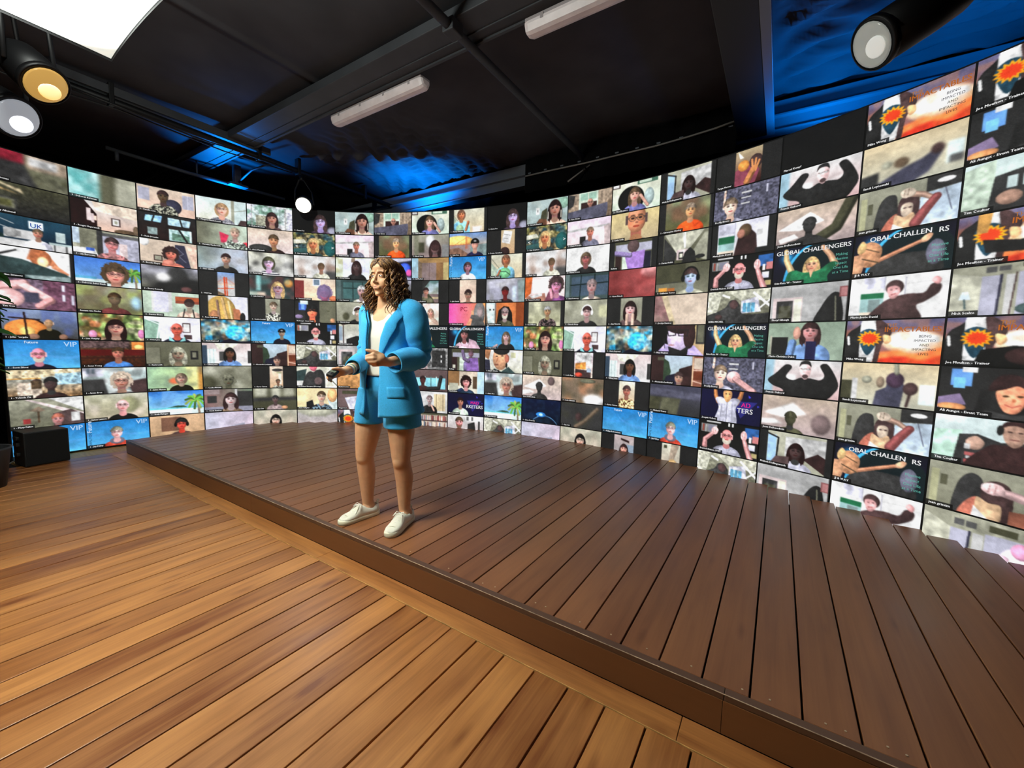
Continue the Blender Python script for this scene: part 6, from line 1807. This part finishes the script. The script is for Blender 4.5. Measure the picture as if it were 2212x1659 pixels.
# ---- sneakers
def sneaker(heel, toe, seed):
    heel, toe = Vector((*heel, 0)), Vector((*toe, 0))
    ax = (toe - heel)
    Ls = ax.length
    ax.normalize()
    sd_ = Vector((-ax.y, ax.x, 0))

    def W(f):       # half width along the shoe
        return float(np.interp(f, [0, .04, .12, .3, .5, .7, .85, .95, 1.0], [.012, .026, .033, .033, .034, .043, .042, .028, .006]))
    N = 22
    up_ = empty  # keep name local
    root = None
    # sole
    R = []
    for z, g in ((0.0, 0.002), (0.004, 0.005), (0.026, 0.005), (0.030, 0.001)):
        ring = []
        for i in range(2 * N):
            f = i / (N - 1) if i < N else (2 * N - 1 - i) / (N - 1)
            sg = 1 if i < N else -1
            ring.append(heel + ax * (Ls * f + (f - 0.5) * 2 * g) + sd_ * sg * (W(f) + g) + UP * z)
        R.append(ring)
    sole = MB().rings(R).build('sneaker_sole', M_sole, per, True)
    # upper: arched sections from heel to toe, open over the ankle
    rows = []
    for i in range(26):
        f = i / 25
        hgt = float(np.interp(f, [0, .05, .2, .38, .5, .7, .88, .97, 1], [.074, .080, .068, .078, .088, .058, .046, .034, .022]))
        row = []
        for j in range(19):
            a = math.pi * j / 18
            wid = W(f) * (math.cos(a) if True else 1)
            zz = 0.026 + (hgt - 0.026) * math.sin(a) ** 0.62
            op = 0.0
            if f < 0.40 and abs(j - 9) < 4:      # ankle opening
                zz = min(zz, 0.026 + (hgt - 0.026) * 0.93)
            row.append(heel + ax * (0.004 + (Ls - 0.008) * f) + sd_ * wid * (1.0 if f > .42 else 1.05) + UP * zz)
        rows.append(row)
    upper = MB()
    vs = [p for r in rows for p in r]
    fs = []
    for i in range(25):
        for j in range(18):
            if i < 9 and i >= 1 and 5 <= j <= 12:
                continue
            fs.append((i * 19 + j, i * 19 + j + 1, (i + 1) * 19 + j + 1, (i + 1) * 19 + j))
    upper.add(vs, fs)
    uo = solid(upper.build('sneaker_upper', M_canvas, sole, True), 0.004, 1)
    # lace rows, bow, heel tab
    for k in range(5):
        f = 0.44 + 0.065 * k
        h0 = float(np.interp(f, [.38, .5, .7, .88], [.080, .090, .060, .048]))
        pts = []
        for q in (-1, -.5, 0, .5, 1):
            pts.append(heel + ax * Ls * (f + 0.02 * q) + sd_ * 0.020 * q + UP * (h0 + 0.004 - 0.010 * q * q))
        MB().tube(pts, 0.003, 6).build('lace', M_lace, sole, True)
    c = heel + ax * Ls * 0.46 + UP * 0.094
    for sg in (-1, 1):
        MB().tube([c, c + sd_ * 0.024 * sg + ax * 0.012 + UP * 0.010, c + sd_ * 0.040 * sg + ax * 0.030 - UP * 0.014, c + sd_ * 0.026 * sg + ax * 0.022 - UP * 0.002, c], 0.0026, 6).build('lace', M_lace, sole, True)
        MB().tube([c, c + sd_ * 0.020 * sg + ax * 0.03 - UP * 0.006, c + sd_ * 0.036 * sg + ax * 0.055 - UP * 0.040], 0.0026, 6).build('lace', M_lace, sole, True)
    hp = heel + ax * 0.002 + UP * 0.074
    MB().tube([hp, hp - ax * 0.010 + UP * 0.020, hp + ax * 0.002 + UP * 0.026, hp + ax * 0.006 + UP * 0.004], 0.0035, 6).build('heel_tab', M_canvas, sole, True)
    # toe cap seam
    f = 0.80
    MB().tube([heel + ax * (Ls * (f - 0.05 * (1 - q * q) * -1)) + sd_ * W(f) * q * 0.98 + UP * (0.028 + 0.026 * (1 - q * q) ** 0.5) for q in (-1, -.6, -.2, .2, .6, 1)], 0.0018, 6).build('toe_seam', M_sole, sole, True)


sneaker((-0.012, 0.158), (-0.246, 0.012), 1)
sneaker((0.200, 0.004), (0.046, -0.248), 2)

# ---- bracelets on her right wrist
cols = ['e8e4d8', '6fa89a', 'd9c48a', 'f0ece2', '8a8f96']
dW = (RW - RE).normalized()
for k, c in enumerate(cols):
    ctr = RW + dW * (-0.012 + 0.0075 * k)
    u = dW.cross(UP).normalized(); v = dW.cross(u)
    R_ = 0.0305 - 0.0006 * k
    pts = [ctr + (u * math.cos(q) + v * math.sin(q)) * R_ for q in (2 * math.pi * j / 24 for j in range(25))]
    MB().tube(pts, 0.0030, 6).build('bracelet', mat('bracelet_' + c, c, 0.5), per, True)
# small stud earring hidden in the curls is visible as a pale dot
MB().ell(Vector((-0.086, -0.02, 1.405)), (0.006, 0.006, 0.007)).build('earring', mat('earring_pearl', 'f2f4ff', 0.2), per, True)

# ---- the remote she holds
rem = empty('handheld_remote', per.matrix_basis @ Vector((-0.250, -0.196, 0.985)))
rem.rotation_euler = (math.radians(18), math.radians(-24), per.rotation_euler.z + math.radians(62))
tag(rem, 'small black remote in the hand of the person in blue', 'remote')
MB().box(-0.034, -0.021, -0.010, 0.040, 0.021, 0.010, bev=0.005).build('remote_body', M_blkpl, rem, True)
MB().box(-0.006, -0.016, 0.0102, 0.036, 0.016, 0.0118, bev=0.0005).build('screen', mat('remote_screen', '6a7468', 0.15), rem)
for q in (-0.014, -0.024):
    MB().tube([(q, 0, 0.009), (q, 0, 0.0125)], 0.0045, 10).build('button', mat('remote_button', '2c2c2e', 0.4), rem, True)
